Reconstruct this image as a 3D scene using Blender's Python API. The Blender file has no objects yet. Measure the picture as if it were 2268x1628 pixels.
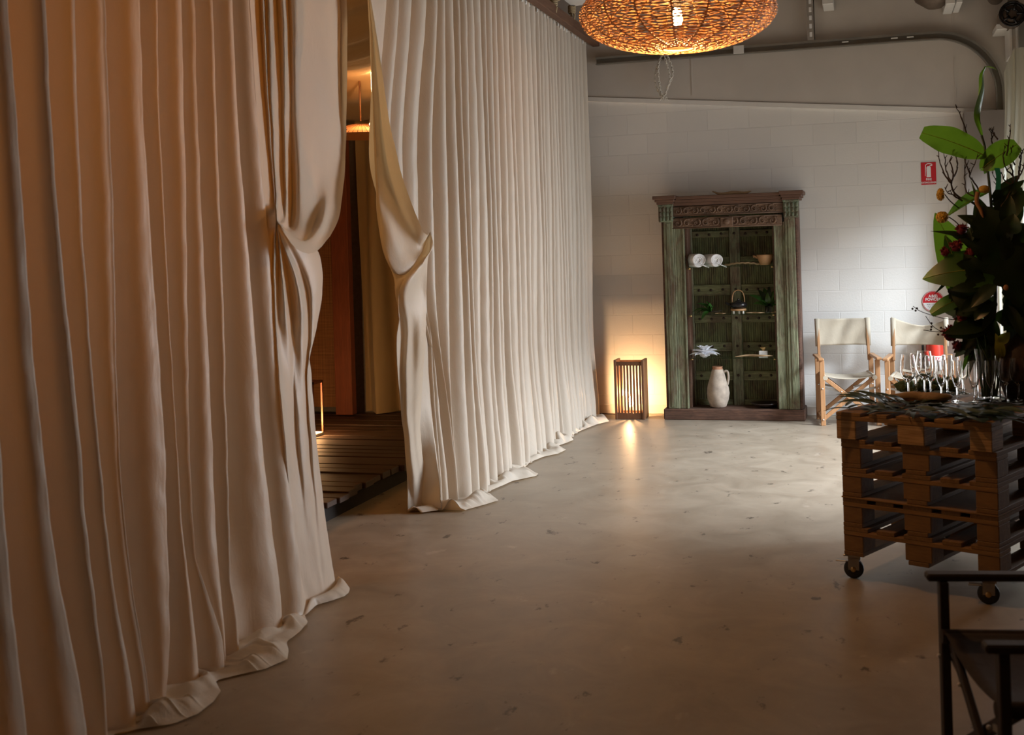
import bpy, math, random
from mathutils import Vector, Matrix, noise
random.seed(7)
PI = math.pi
SC = bpy.context.scene
COL = SC.collection

# ------------------------------------------------------------------ camera (surveyed: eye height 1.653 m, level lens, slight roll)
YAW = math.atan2(791, 2637); ROLL = 0.030; FPX = 2637.0; EYE = 1.653
cam = bpy.data.cameras.new('camera'); camo = bpy.data.objects.new('camera', cam); COL.objects.link(camo)
cam.sensor_fit = 'HORIZONTAL'; cam.sensor_width = 36.0; cam.lens = 36.0 * FPX / 2268
cam.shift_y = -(814 - 558) / 2268.0
cam.clip_start = 0.05
camo.location = (0, 0, EYE)
camo.rotation_euler = (Matrix.Rotation(YAW, 3, 'Z') @ Matrix.Rotation(PI / 2, 3, 'X') @ Matrix.Rotation(-ROLL, 3, 'Z')).to_euler()
cam.dof.use_dof = True; cam.dof.focus_distance = 9.0; cam.dof.aperture_fstop = 4.0
SC.camera = camo

# ------------------------------------------------------------------ world, exposure, daylight
vs = SC.view_settings
SC.display_settings.display_device = 'sRGB'
vs.view_transform = 'Standard'; vs.look = 'None'; vs.exposure = 0.0; vs.gamma = 1.0; vs.use_curve_mapping = False
w = bpy.data.worlds.new('overcast_sky'); SC.world = w; w.use_nodes = True
w.node_tree.nodes['Background'].inputs[0].default_value = (0.80, 0.90, 1.0, 1)
w.node_tree.nodes['Background'].inputs[1].default_value = 1.1


def area(name, loc, target, sx, sy, power, color, spread=180):
    l = bpy.data.lights.new(name, 'AREA'); l.shape = 'RECTANGLE'; l.size = sx; l.size_y = sy
    l.energy = power; l.color = color; l.spread = math.radians(spread)
    o = bpy.data.objects.new(name, l); COL.objects.link(o); o.location = loc
    o.rotation_euler = (Vector(target) - Vector(loc)).to_track_quat('-Z', 'Y').to_euler()
    return o


def point(name, loc, power, color, r=0.03):
    l = bpy.data.lights.new(name, 'POINT'); l.energy = power; l.color = color; l.shadow_soft_size = r
    o = bpy.data.objects.new(name, l); COL.objects.link(o); o.location = loc
    return o


# daylight falling in through the open garage door on the right
DAY = (0.80, 0.90, 1.0)
area('daylight_door', (6.2, 8.8, 5.3), (0.2, 11.2, 0.3), 3.6, 1.8, 1020, DAY, 120)
area('daylight_low', (2.3, 9.9, 1.15), (-2.7, 7.6, 0.5), 2.4, 1.9, 125, (0.95, 0.96, 1.0), 125)
WARM = (1.0, 0.52, 0.20)

# ------------------------------------------------------------------ survey: where a sight line of the photo meets a real plane
_fw = Vector((-math.sin(YAW), math.cos(YAW), 0)); _rt = Vector((math.cos(YAW), math.sin(YAW), 0))


def ray(u, v):
    du, dv = u - 1134, v - 558
    c, s = math.cos(-ROLL), math.sin(-ROLL)
    a = du * c + dv * s; b = -du * s + dv * c
    return _fw + _rt * (a / FPX) - Vector((0, 0, b / FPX))


EYEV = Vector((0, 0, EYE))
def at_x(u, v, x): r = ray(u, v); return EYEV + r * (x / r.x)
def at_y(u, v, y): r = ray(u, v); return EYEV + r * (y / r.y)
def at_z(u, v, z): r = ray(u, v); return EYEV + r * ((z - EYE) / r.z)


# ------------------------------------------------------------------ materials
MATS = {}


class NT:
    def __init__(s, name):
        s.m = bpy.data.materials.new(name); s.m.use_nodes = True
        s.t = s.m.node_tree; s.n = s.t.nodes; s.l = s.t.links
        s.b = s.n['Principled BSDF']; s.out = s.n['Material Output']
        MATS[name] = s.m

    def node(s, kind, **kw):
        nd = s.n.new(kind)
        for k, v in kw.items():
            if k in ('i',):
                for kk, vv in v.items(): nd.inputs[kk].default_value = vv
            else: setattr(nd, k, v)
        return nd

    def link(s, a, b): s.l.new(a, b)

    def coords(s, scale=(1, 1, 1), kind='Object', rot=(0, 0, 0)):
        tc = s.node('ShaderNodeTexCoord'); mp = s.node('ShaderNodeMapping')
        mp.inputs['Scale'].default_value = scale; mp.inputs['Rotation'].default_value = rot
        s.link(tc.outputs[kind], mp.inputs['Vector']); return mp.outputs[0]

    def noise(s, vec, scale, detail=4, rough=0.55, dist=0.0):
        nd = s.node('ShaderNodeTexNoise'); nd.inputs['Scale'].default_value = scale
        nd.inputs['Detail'].default_value = detail; nd.inputs['Roughness'].default_value = rough
        nd.inputs['Distortion'].default_value = dist
        s.link(vec, nd.inputs['Vector']); return nd.outputs['Fac']

    def ramp(s, fac, stops):
        nd = s.node('ShaderNodeValToRGB'); cr = nd.color_ramp
        while len(cr.elements) > 1: cr.elements.remove(cr.elements[-1])
        cr.elements[0].position = stops[0][0]; cr.elements[0].color = (*stops[0][1], 1)
        for p, c in stops[1:]:
            e = cr.elements.new(p); e.color = (*c, 1)
        s.link(fac, nd.inputs[0]); return nd.outputs[0]

    def mix(s, fac, a, b, mode='MIX'):
        nd = s.node('ShaderNodeMix', data_type='RGBA', blend_type=mode)
        for sock, v in ((nd.inputs[0], fac), (nd.inputs[6], a), (nd.inputs[7], b)):
            if isinstance(v, (int, float)): sock.default_value = v
            elif isinstance(v, tuple): sock.default_value = (*v, 1)
            else: s.link(v, sock)
        return nd.outputs[2]

    def bump(s, h, strength=0.3, dist=0.01, prev=None):
        nd = s.node('ShaderNodeBump'); nd.inputs['Strength'].default_value = strength
        nd.inputs['Distance'].default_value = dist; s.link(h, nd.inputs['Height'])
        if prev is not None: s.link(prev, nd.inputs['Normal'])
        s.link(nd.outputs[0], s.b.inputs['Normal']); return nd.outputs[0]

    def base(s, v):
        if isinstance(v, tuple): s.b.inputs['Base Color'].default_value = (*v, 1)
        else: s.link(v, s.b.inputs['Base Color'])

    def rough(s, v):
        if isinstance(v, (int, float)): s.b.inputs['Roughness'].default_value = v
        else: s.link(v, s.b.inputs['Roughness'])


def plain(name, col, rough=0.5, metal=0.0, vary=0.12, scale=30, bump=0.0):
    t = NT(name); vec = t.coords()
    f = t.noise(vec, scale)
    a = tuple(max(0, c * (1 - vary)) for c in col); b = tuple(min(1, c * (1 + vary)) for c in col)
    t.base(t.ramp(f, [(0.3, a), (0.7, b)])); t.rough(rough); t.b.inputs['Metallic'].default_value = metal
    if bump: t.bump(f, bump, 0.004)
    return t


def wood(name, dark, light, rough=0.6, axis='Z', scale=6, bump=0.25, stretch=14):
    t = NT(name)
    sc = {'X': (1, stretch, stretch), 'Y': (stretch, 1, stretch), 'Z': (stretch, stretch, 1)}[axis]
    vec = t.coords(sc)
    f = t.noise(vec, scale, 6, 0.6, 0.4)
    c = t.ramp(f, [(0.25, dark), (0.75, light)])
    v2 = t.coords(); f2 = t.noise(v2, 2.3, 3)
    c = t.mix(0.35, c, t.ramp(f2, [(0.3, dark), (0.7, light)]))
    t.base(c); t.rough(rough); t.bump(f, bump, 0.004)
    return t


# cloth of the big curtains: off-white, lets light through
def cloth(name, col, trans=0.35, rough=0.55, sheen=0.25, tr_col=None, weave=True, spec=0.35):
    t = NT(name); vec = t.coords()
    big = t.noise(t.coords((1, 1, .35)), 1.6, 3)
    fine = t.noise(vec, 7, 5, .6)
    c = t.mix(0.5, t.ramp(big, [(0.3, tuple(k * .93 for k in col)), (0.7, col)]), t.ramp(fine, [(0.3, tuple(k * .95 for k in col)), (0.7, col)]))
    t.base(c); t.rough(rough)
    t.b.inputs['Specular IOR Level'].default_value = spec
    t.b.inputs['Sheen Weight'].default_value = sheen
    wr = t.noise(t.coords((1, 1, .55)), 9, 5, .6, .6)
    wv = t.noise(vec, 650, 1)
    n1 = t.bump(wr, 0.35, 0.012)
    n2 = t.bump(wv, 0.12, 0.001, n1)
    tr = t.node('ShaderNodeBsdfTranslucent'); tr.inputs[0].default_value = (*(tr_col or col), 1)
    t.link(n2, tr.inputs['Normal'])
    mx = t.node('ShaderNodeMixShader'); mx.inputs[0].default_value = trans
    t.link(t.b.outputs[0], mx.inputs[1]); t.link(tr.outputs[0], mx.inputs[2]); t.link(mx.outputs[0], t.out.inputs[0])
    return t


cloth('curtain_cloth', (0.73, 0.658, 0.555), 0.26, 0.42, 0.06, (0.80, 0.55, 0.26))
cloth('tent_inner_cloth', (0.50, 0.38, 0.22), 0.25, 0.8)
cloth('ceiling_cloth', (0.62, 0.42, 0.22), 0.3, 0.7)
cloth('sheer_cloth', (0.82, 0.80, 0.68), 0.65, 0.8)
cloth('canvas', (0.55, 0.475, 0.365), 0.15, 0.85, 0.1)
cloth('towel_cloth', (0.85, 0.84, 0.83), 0.05, 0.95, 0.4)
cloth('napkin_cloth', (0.88, 0.89, 0.93), 0.2, 0.8, 0.1)

# painted block wall
t = NT('painted_blocks')
tc = t.node('ShaderNodeTexCoord'); sp = t.node('ShaderNodeSeparateXYZ'); t.link(tc.outputs['Object'], sp.inputs[0])
cb = t.node('ShaderNodeCombineXYZ')
ax = t.node('ShaderNodeMath', operation='ADD'); ax.inputs[1].default_value = 10.885; t.link(sp.outputs[0], ax.inputs[0])
az = t.node('ShaderNodeMath', operation='ADD'); az.inputs[1].default_value = 0.010; t.link(sp.outputs[2], az.inputs[0])
t.link(ax.outputs[0], cb.inputs[0]); t.link(az.outputs[0], cb.inputs[1])
br = t.node('ShaderNodeTexBrick'); br.offset = 0.5; br.squash = 1.0
br.inputs['Scale'].default_value = 1.0; br.inputs['Brick Width'].default_value = 0.4; br.inputs['Row Height'].default_value = 0.2
br.inputs['Mortar Size'].default_value = 0.0045; br.inputs['Mortar Smooth'].default_value = 0.3; br.inputs['Bias'].default_value = 0
br.inputs['Color1'].default_value = (0.80, 0.775, 0.73, 1); br.inputs['Color2'].default_value = (0.76, 0.735, 0.695, 1)
br.inputs['Mortar'].default_value = (0.765, 0.74, 0.70, 1)
t.link(cb.outputs[0], br.inputs['Vector'])
t.base(br.outputs['Color']); t.rough(0.62)
inv = t.node('ShaderNodeMath', operation='SUBTRACT'); inv.inputs[0].default_value = 1; t.link(br.outputs['Fac'], inv.inputs[1])
n1 = t.bump(inv.outputs[0], 0.55, 0.004)
t.bump(t.noise(tc.outputs['Object'], 60, 5, .7), 0.35, 0.004, n1)

plain('plaster', (0.60, 0.555, 0.50), 0.8, vary=.04, scale=3, bump=.05)
plain('plaster_trim', (0.76, 0.73, 0.68), 0.7, vary=.03, scale=6)
plain('pier_paint', (0.22, 0.185, 0.16), 0.8, vary=.05, scale=4)
plain('ceiling_paint', (0.24, 0.21, 0.18), 0.9, vary=.05, scale=3)
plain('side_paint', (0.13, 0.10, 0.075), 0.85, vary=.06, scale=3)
plain('door_jamb', (0.25, 0.22, 0.20), 0.8)

# concrete floor
t = NT('concrete')
v0 = t.coords()
a = t.noise(v0, 0.55, 5, .6, .5); b = t.noise(v0, 3.2, 8, .7, .8); c = t.noise(t.coords((1, .55, 1)), 9, 6, .65)
col = t.mix(0.5, t.ramp(a, [(0.3, (0.25, 0.195, 0.14)), (0.7, (0.365, 0.30, 0.228))]), t.ramp(b, [(0.35, (0.21, 0.163, 0.115)), (0.65, (0.38, 0.315, 0.24))]))
spots = t.ramp(c, [(0.325, (0.10, 0.09, 0.08)), (0.375, (1, 1, 1))])
col = t.mix(0.75, col, t.mix(1.0, col, spots, 'MULTIPLY'))
light = t.ramp(t.noise(t.coords((1, .6, 1)), 5.3, 5, .6), [(0.66, (0, 0, 0)), (0.74, (0.10, 0.09, 0.08))])
col = t.mix(1.0, col, light, 'ADD')
t.base(col)
rr = t.node('ShaderNodeMapRange'); t.link(b, rr.inputs[0]); rr.inputs[3].default_value = 0.30; rr.inputs[4].default_value = 0.52
t.rough(rr.outputs[0]); t.b.inputs['Specular IOR Level'].default_value = 0.45
t.bump(t.noise(v0, 22, 6, .7), 0.12, 0.003)

wood('rail_timber', (0.07, 0.03, 0.018), (0.17, 0.085, 0.045), .6, 'Y')
wood('pallet_wood', (0.12, 0.055, 0.016), (0.27, 0.14, 0.042), .75, 'Y')
wood('pallet_block_wood', (0.13, 0.06, 0.018), (0.28, 0.145, 0.045), .75, 'X', 10, .4, 5)
wood('pallet_end_wood', (0.14, 0.068, 0.02), (0.32, 0.165, 0.05), .75, 'X')
wood('chair_beech', (0.33, 0.16, 0.07), (0.52, 0.28, 0.13), .45, 'Z', 5, .1)
wood('lantern_wood', (0.10, 0.04, 0.018), (0.22, 0.10, 0.045), .5, 'Z')
wood('dark_chair_wood', (0.030, 0.018, 0.012), (0.055, 0.032, 0.02), .7, 'X')
wood('post_timber', (0.14, 0.035, 0.015), (0.28, 0.075, 0.03), .6, 'Z')
wood('deck_timber', (0.022, 0.010, 0.005), (0.065, 0.030, 0.014), .55, 'X')
wood('crown_wood', (0.06, 0.028, 0.016), (0.17, 0.085, 0.05), .6, 'X')
wood('driftwood', (0.22, 0.13, 0.06), (0.46, 0.31, 0.17), .8, 'X', 9)
wood('bowl_wood', (0.30, 0.15, 0.06), (0.55, 0.31, 0.14), .5, 'X', 12)
wood('dark_vase_wood', (0.025, 0.011, 0.005), (0.07, 0.03, 0.012), .6, 'Z')

# worn green paint over brown wood
def worn(name, g1, g2, br1, br2, cut=0.46, axis='Z', bump=.5):
    t = NT(name)
    sc = {'X': (1, 9, 9), 'Z': (9, 9, 1)}[axis]
    v = t.coords(sc); grain = t.noise(v, 7, 7, .65, .5)
    patch = t.noise(t.coords({'X': (1, 2, 2), 'Z': (2, 2, 1)}[axis]), 3.4, 6, .7, .6)
    wd = t.ramp(grain, [(0.3, br1), (0.7, br2)]); gr = t.ramp(grain, [(0.3, g1), (0.7, g2)])
    fac = t.ramp(patch, [(cut - .08, (0, 0, 0)), (cut + .08, (1, 1, 1))])
    streak = t.ramp(t.noise(t.coords({'X': (1.2, 40, 40), 'Z': (40, 40, 1.2)}[axis]), 3, 5, .7), [(.35, (.42, .42, .42)), (.6, (1, 1, 1))])
    t.base(t.mix(.8, t.mix(fac, wd, gr), streak, 'MULTIPLY')); t.rough(.72); t.bump(grain, bump, .006)
    return t


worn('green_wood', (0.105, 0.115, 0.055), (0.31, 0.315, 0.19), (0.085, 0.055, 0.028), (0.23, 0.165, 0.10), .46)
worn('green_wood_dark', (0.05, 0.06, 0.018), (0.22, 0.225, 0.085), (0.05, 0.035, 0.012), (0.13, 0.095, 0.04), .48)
worn('green_rail_wood', (0.10, 0.11, 0.04), (0.27, 0.265, 0.125), (0.07, 0.05, 0.02), (0.16, 0.12, 0.06), .47, 'X')
worn('capital_wood', (0.10, 0.14, 0.08), (0.24, 0.30, 0.19), (0.07, 0.045, 0.025), (0.15, 0.10, 0.06), .47)
worn('plinth_wood', (0.10, 0.045, 0.028), (0.20, 0.10, 0.06), (0.07, 0.032, 0.02), (0.15, 0.075, 0.045), .5, 'X', .25)
worn('carved_wood', (0.13, 0.07, 0.04), (0.27, 0.16, 0.095), (0.08, 0.045, 0.025), (0.18, 0.105, 0.065), .5, 'X', .3)

# bamboo blind
t = NT('bamboo'); v = t.coords((1, 1, 1))
st = t.noise(t.coords((2, 2, 110)), 1.0, 4, .8); th = t.noise(t.coords((160, 160, 1)), 1, 2)
t.base(t.mix(.3, t.ramp(st, [(.3, (.13, .05, .02)), (.7, (.42, .19, .07))]), t.ramp(th, [(.4, (.10, .04, .02)), (.6, (.42, .2, .08))])))
t.rough(.6); t.bump(st, .5, .004)

plain('steel_track', (0.30, 0.29, 0.26), 0.45, 0.6, .08, 12)
plain('strap_steel', (0.42, 0.40, 0.37), 0.5, 0.5)
plain('white_plastic', (0.78, 0.76, 0.72), 0.4, vary=.02)
plain('chain_plastic', (0.72, 0.68, 0.60), 0.5, vary=.03)
plain('rope_fibre', (0.38, 0.29, 0.17), 0.9, bump=.3)
plain('black_rubber', (0.02, 0.02, 0.02), 0.6)
plain('black_metal', (0.02, 0.018, 0.018), 0.25, 0.3)
plain('grey_metal', (0.36, 0.33, 0.30), 0.4, 0.8)
plain('motor_metal', (0.16, 0.12, 0.09), 0.5, 0.5)
plain('iron_stud', (0.05, 0.03, 0.02), 0.6, 0.4)
plain('clay', (0.42, 0.34, 0.27), 0.85, vary=.28, scale=14, bump=.6)
plain('terracotta', (0.42, 0.20, 0.11), 0.85, vary=.15)
plain('sign_red', (0.62, 0.02, 0.03), 0.4, vary=.02)
plain('sign_white', (0.88, 0.88, 0.88), 0.4, vary=.01)
plain('sign_ink', (0.30, 0.30, 0.33), 0.5)
plain('extinguisher_red', (0.70, 0.05, 0.03), 0.3, vary=.03)
plain('brass', (0.62, 0.42, 0.18), 0.3, 0.8)
plain('bark', (0.055, 0.030, 0.016), 0.8, bump=.4)
plain('twig', (0.035, 0.022, 0.018), 0.8)
plain('yellow_petal', (0.62, 0.36, 0.05), 0.8, vary=.25, scale=90, bump=.6)
plain('pod_brown', (0.40, 0.19, 0.08), 0.7)
plain('red_petal', (0.16, 0.012, 0.022), 0.8, vary=.3, scale=60)
plain('moss', (0.05, 0.065, 0.015), 0.95, vary=.5, scale=90, bump=.8)
plain('white_jar', (0.80, 0.78, 0.74), 0.4)
plain('dark_dish', (0.035, 0.022, 0.018), 0.35)
cloth('shade_paper', (0.60, 0.30, 0.14), 0.5, 0.8)
plain('grout_dark', (0.02, 0.015, 0.012), 0.9)


def leafmat(name, c1, c2, trans=.3, rough=.35, scale=7):
    t = NT(name); f = t.noise(t.coords(), scale, 4)
    t.base(t.ramp(f, [(.3, c1), (.7, c2)])); t.rough(rough)
    tr = t.node('ShaderNodeBsdfTranslucent'); tr.inputs[0].default_value = (c2[0] * 1.5, c2[1] * 1.5, c2[2] * .6, 1)
    mx = t.node('ShaderNodeMixShader'); mx.inputs[0].default_value = trans
    t.link(t.b.outputs[0], mx.inputs[1]); t.link(tr.outputs[0], mx.inputs[2]); t.link(mx.outputs[0], t.out.inputs[0])


leafmat('leaf_bright', (0.04, 0.09, 0.012), (0.08, 0.15, 0.02), .35)
leafmat('leaf_mid', (0.035, 0.085, 0.015), (0.06, 0.13, 0.025), .25)
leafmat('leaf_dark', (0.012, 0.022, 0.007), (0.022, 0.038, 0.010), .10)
leafmat('leaf_yellow', (0.22, 0.22, 0.03), (0.36, 0.34, 0.05), .3)
leafmat('leaf_olive', (0.045, 0.06, 0.035), (0.10, 0.12, 0.075), .12)
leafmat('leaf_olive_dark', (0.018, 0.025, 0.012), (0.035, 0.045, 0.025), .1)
leafmat('leaf_gloss', (0.02, 0.07, 0.012), (0.05, 0.14, 0.03), .2, .15)

# glass
t = NT('clear_glass'); t.base((1, 1, 1)); t.rough(0.0); t.b.inputs['Transmission Weight'].default_value = 1; t.b.inputs['IOR'].default_value = 1.45
t = NT('shelf_glass'); t.base((0.75, 0.9, 0.82)); t.rough(0.0); t.b.inputs['Transmission Weight'].default_value = 1; t.b.inputs['IOR'].default_value = 1.2

# rattan strands lit from within
t = NT('rattan'); f = t.noise(t.coords((1, 1, 6)), 16, 4)
t.base(t.ramp(f, [(.3, (.20, .09, .03)), (.7, (.50, .29, .12))])); t.rough(.55)
tr = t.node('ShaderNodeBsdfTranslucent'); tr.inputs[0].default_value = (.75, .25, .04, 1)
mx = t.node('ShaderNodeMixShader'); mx.inputs[0].default_value = .10
t.link(t.b.outputs[0], mx.inputs[1]); t.link(tr.outputs[0], mx.inputs[2]); t.link(mx.outputs[0], t.out.inputs[0])


def emit(name, col, st):
    t = NT(name); t.b.inputs['Emission Color'].default_value = (*col, 1); t.b.inputs['Emission Strength'].default_value = st
    t.base(col)


emit('bulb_glow', (1.0, 0.66, 0.33), 60)
emit('small_bulb_glow', (1.0, 0.62, 0.28), 45)


def M(n): return MATS[n]


# ------------------------------------------------------------------ mesh helpers
class MB:
    def __init__(s): s.v = []; s.f = []; s.sm = []

    def add(s, vs, fs, smooth=False):
        o = len(s.v); s.v += [tuple(p) for p in vs]
        s.f += [tuple(i + o for i in f) for f in fs]; s.sm += [smooth] * len(fs); return s

    def box(s, lo, hi, mat=None, ch=0.0):
        (x0, y0, z0), (x1, y1, z1) = lo, hi
        if ch <= 0:
            vs = [(x0, y0, z0), (x1, y0, z0), (x1, y1, z0), (x0, y1, z0), (x0, y0, z1), (x1, y0, z1), (x1, y1, z1), (x0, y1, z1)]
            fs = [(0, 3, 2, 1), (4, 5, 6, 7), (0, 1, 5, 4), (1, 2, 6, 5), (2, 3, 7, 6), (3, 0, 4, 7)]
        else:
            c = min(ch, (x1 - x0) / 2.1, (y1 - y0) / 2.1, (z1 - z0) / 2.1); vs = []; fs = []
            # chamfered box: 24 vertices
            idx = {}
            for sx in (0, 1):
                for sy in (0, 1):
                    for sz in (0, 1):
                        X, Y, Z = (x0, x1)[sx], (y0, y1)[sy], (z0, z1)[sz]
                        dx, dy, dz = (c, -c)[sx], (c, -c)[sy], (c, -c)[sz]
                        idx[(sx, sy, sz, 'x')] = len(vs); vs.append((X, Y + dy, Z + dz))
                        idx[(sx, sy, sz, 'y')] = len(vs); vs.append((X + dx, Y, Z + dz))
                        idx[(sx, sy, sz, 'z')] = len(vs); vs.append((X + dx, Y + dy, Z))
            g = lambda *k: idx[k]
            for q in (0, 1):
                fs.append((g(q, 0, 0, 'x'), g(q, 1, 0, 'x'), g(q, 1, 1, 'x'), g(q, 0, 1, 'x')))
                fs.append((g(0, q, 0, 'y'), g(1, q, 0, 'y'), g(1, q, 1, 'y'), g(0, q, 1, 'y')))
                fs.append((g(0, 0, q, 'z'), g(1, 0, q, 'z'), g(1, 1, q, 'z'), g(0, 1, q, 'z')))
                for r in (0, 1):
                    fs.append((g(0, q, r, 'y'), g(1, q, r, 'y'), g(1, q, r, 'z'), g(0, q, r, 'z')))
                    fs.append((g(q, 0, r, 'x'), g(q, 1, r, 'x'), g(q, 1, r, 'z'), g(q, 0, r, 'z')))
                    fs.append((g(q, r, 0, 'x'), g(q, r, 1, 'x'), g(q, r, 1, 'y'), g(q, r, 0, 'y')))
                    for k in (0, 1): fs.append((g(q, r, k, 'x'), g(q, r, k, 'y'), g(q, r, k, 'z')))
        if mat is not None: vs = [mat @ Vector(p) for p in vs]
        return s.add(vs, fs)

    def bar(s, a, b, w, h, up=(0, 0, 1), ch=0.0):
        """rectangular bar from a to b, w sideways, h along up"""
        a, b = Vector(a), Vector(b); d = (b - a); L = d.length; d.normalize()
        side = d.cross(Vector(up)); side.normalize(); u2 = side.cross(d)
        m = Matrix((( d.x, side.x, u2.x, a.x), (d.y, side.y, u2.y, a.y), (d.z, side.z, u2.z, a.z), (0, 0, 0, 1)))
        return s.box((0, -w / 2, -h / 2), (L, w / 2, h / 2), m, ch)

    def tube(s, pts, r, seg=8, smooth=True, cap=True, closed=False):
        pts = [Vector(p) for p in pts]; n = len(pts); rr = r if isinstance(r, (list, tuple)) else [r] * n
        vs = []; fs = []; ref = None
        for i, p in enumerate(pts):
            if closed: d = pts[(i + 1) % n] - pts[i - 1]
            else: d = pts[min(i + 1, n - 1)] - pts[max(i - 1, 0)]
            if d.length < 1e-9: d = Vector((0, 0, 1))
            d.normalize()
            if ref is None:
                ref = Vector((0, 0, 1)) if abs(d.z) < .9 else Vector((1, 0, 0))
            sd = d.cross(ref)
            if sd.length < 1e-6: sd = d.cross(Vector((0, 1, 0)))
            sd.normalize(); up = sd.cross(d); ref = up
            for k in range(seg):
                a = 2 * PI * k / seg; vs.append(p + (sd * math.cos(a) + up * math.sin(a)) * rr[i])
        m = n if closed else n - 1
        for i in range(m):
            for k in range(seg):
                a = i * seg + k; b = i * seg + (k + 1) % seg; c = ((i + 1) % n) * seg + (k + 1) % seg; d = ((i + 1) % n) * seg + k
                fs.append((a, b, c, d))
        s.add(vs, fs, smooth)
        if cap and not closed:
            o = len(s.v) - len(vs)
            s.f += [tuple(o + k for k in range(seg))[::-1], tuple(o + (n - 1) * seg + k for k in range(seg))]; s.sm += [False, False]
        return s

    def lathe(s, prof, seg=32, c=(0, 0, 0), mat=None, wob=0.0, smooth=True):
        vs = []; fs = []; n = len(prof)
        for i, (r, z) in enumerate(prof):
            for k in range(seg):
                a = 2 * PI * k / seg
                q = r * (1 + wob * noise.noise(Vector((math.cos(a) * 1.5, math.sin(a) * 1.5, z * 12))))
                p = Vector((c[0] + q * math.cos(a), c[1] + q * math.sin(a), c[2] + z))
                vs.append(mat @ p if mat is not None else p)
        for i in range(n - 1):
            for k in range(seg):
                fs.append((i * seg + k, i * seg + (k + 1) % seg, (i + 1) * seg + (k + 1) % seg, (i + 1) * seg + k))
        s.add(vs, fs, smooth); return s

    def grid(s, P, smooth=True):
        n = len(P); m = len(P[0]); vs = [p for r in P for p in r]; fs = []
        for i in range(n - 1):
            for j in range(m - 1): fs.append((i * m + j, (i + 1) * m + j, (i + 1) * m + j + 1, i * m + j + 1))
        return s.add(vs, fs, smooth)

    def prism(s, poly, y0, y1):
        """poly in (x,z), extruded along y"""
        n = len(poly); vs = [(x, y0, z) for x, z in poly] + [(x, y1, z) for x, z in poly]
        fs = [tuple(range(n)), tuple(range(2 * n - 1, n - 1, -1))] + [(i, i + n, (i + 1) % n + n, (i + 1) % n) for i in range(n)]
        return s.add(vs, fs)

    def blob(s, c, r, seg=10, rings=7, wob=.0, sc=(1, 1, 1), smooth=True):
        vs = []; fs = []; c = Vector(c)
        for i in range(rings + 1):
            th = PI * i / rings
            for k in range(seg):
                a = 2 * PI * k / seg; d = Vector((math.sin(th) * math.cos(a), math.sin(th) * math.sin(a), math.cos(th)))
                q = r * (1 + wob * noise.noise(d * 2.3 + c * 7))
                vs.append(c + Vector((d.x * sc[0], d.y * sc[1], d.z * sc[2])) * q)
        for i in range(rings):
            for k in range(seg): fs.append((i * seg + k, (i + 1) * seg + k, (i + 1) * seg + (k + 1) % seg, i * seg + (k + 1) % seg))
        return s.add(vs, fs, smooth)

    def build(s, name, mat, parent=None, loc=None, rz=0):
        me = bpy.data.meshes.new(name); me.from_pydata(s.v, [], s.f)
        me.polygons.foreach_set('use_smooth', s.sm); me.update()
        o = bpy.data.objects.new(name, me); COL.objects.link(o)
        if isinstance(mat, str): mat = M(mat)
        me.materials.append(mat)
        if parent is not None: o.parent = parent
        if loc is not None: o.location = loc; o.rotation_euler = (0, 0, rz)
        return o


def tag(o, label, cat, group=None):
    o['label'] = label; o['category'] = cat
    if group: o['group'] = group
    return o


def thing(name, label, cat, loc=(0, 0, 0), rz=0, group=None):
    o = bpy.data.objects.new(name, None); COL.objects.link(o); o.empty_display_size = .1
    o.location = loc; o.rotation_euler = (0, 0, rz)
    return tag(o, label, cat, group)


def struct(o): o['kind'] = 'structure'; return o


def copy_tree(o, loc, rz=0, label=None, kids=None):
    kids = kids or {}
    r = o.copy(); COL.objects.link(r); r.location = loc; r.rotation_euler = (0, 0, rz)
    if label: r['label'] = label
    for ch in [c for c in bpy.data.objects if c.parent == o]:
        c = ch.copy(); COL.objects.link(c); c.parent = r
        for g in [k for k in bpy.data.objects if k.parent == ch]:
            d = g.copy(); COL.objects.link(d); d.parent = c
    return r


def lerp(a, b, t): return a + (b - a) * t
def sstep(a, b, x):
    t = min(1, max(0, (x - a) / (b - a))); return t * t * (3 - 2 * t)


def cr(p0, p1, p2, p3, t):
    return 0.5 * ((2 * p1) + (p2 - p0) * t + (2 * p0 - 5 * p1 + 4 * p2 - p3) * t * t + (3 * p1 - p0 - 3 * p2 + p3) * t ** 3)


def smooth_poly(pts, n):
    """n+1 samples along a Catmull-Rom curve, evenly by length"""
    pts = [Vector(p) for p in pts]
    P = [pts[0] * 2 - pts[1]] + pts + [pts[-1] * 2 - pts[-2]]
    dense = []
    for i in range(1, len(P) - 2):
        for k in range(14): dense.append(cr(P[i - 1], P[i], P[i + 1], P[i + 2], k / 14))
    dense.append(pts[-1])
    L = [0]
    for i in range(1, len(dense)): L.append(L[-1] + (dense[i] - dense[i - 1]).length)
    out = []; j = 0
    for k in range(n + 1):
        q = L[-1] * k / n
        while j < len(L) - 2 and L[j + 1] < q: j += 1
        d = L[j + 1] - L[j]; out.append(dense[j].lerp(dense[j + 1], (q - L[j]) / d if d > 1e-9 else 0))
    return out
cloth('dark_cloth', (0.05, 0.035, 0.028), 0.02, 0.9, 0.0)
plain('teal_ribbon', (0.02, 0.32, 0.24), 0.5)
t = NT('ply_block'); lay = t.noise(t.coords((3, 3, 140)), 1.0, 3, .8)
t.base(t.mix(.25, t.ramp(lay, [(.38, (.16, .075, .025)), (.55, (.46, .27, .11))]), t.ramp(t.noise(t.coords(), 20, 4), [(.3, (.25, .14, .06)), (.7, (.5, .3, .13))]))); t.rough(.75); t.bump(lay, .4, .003)

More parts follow.
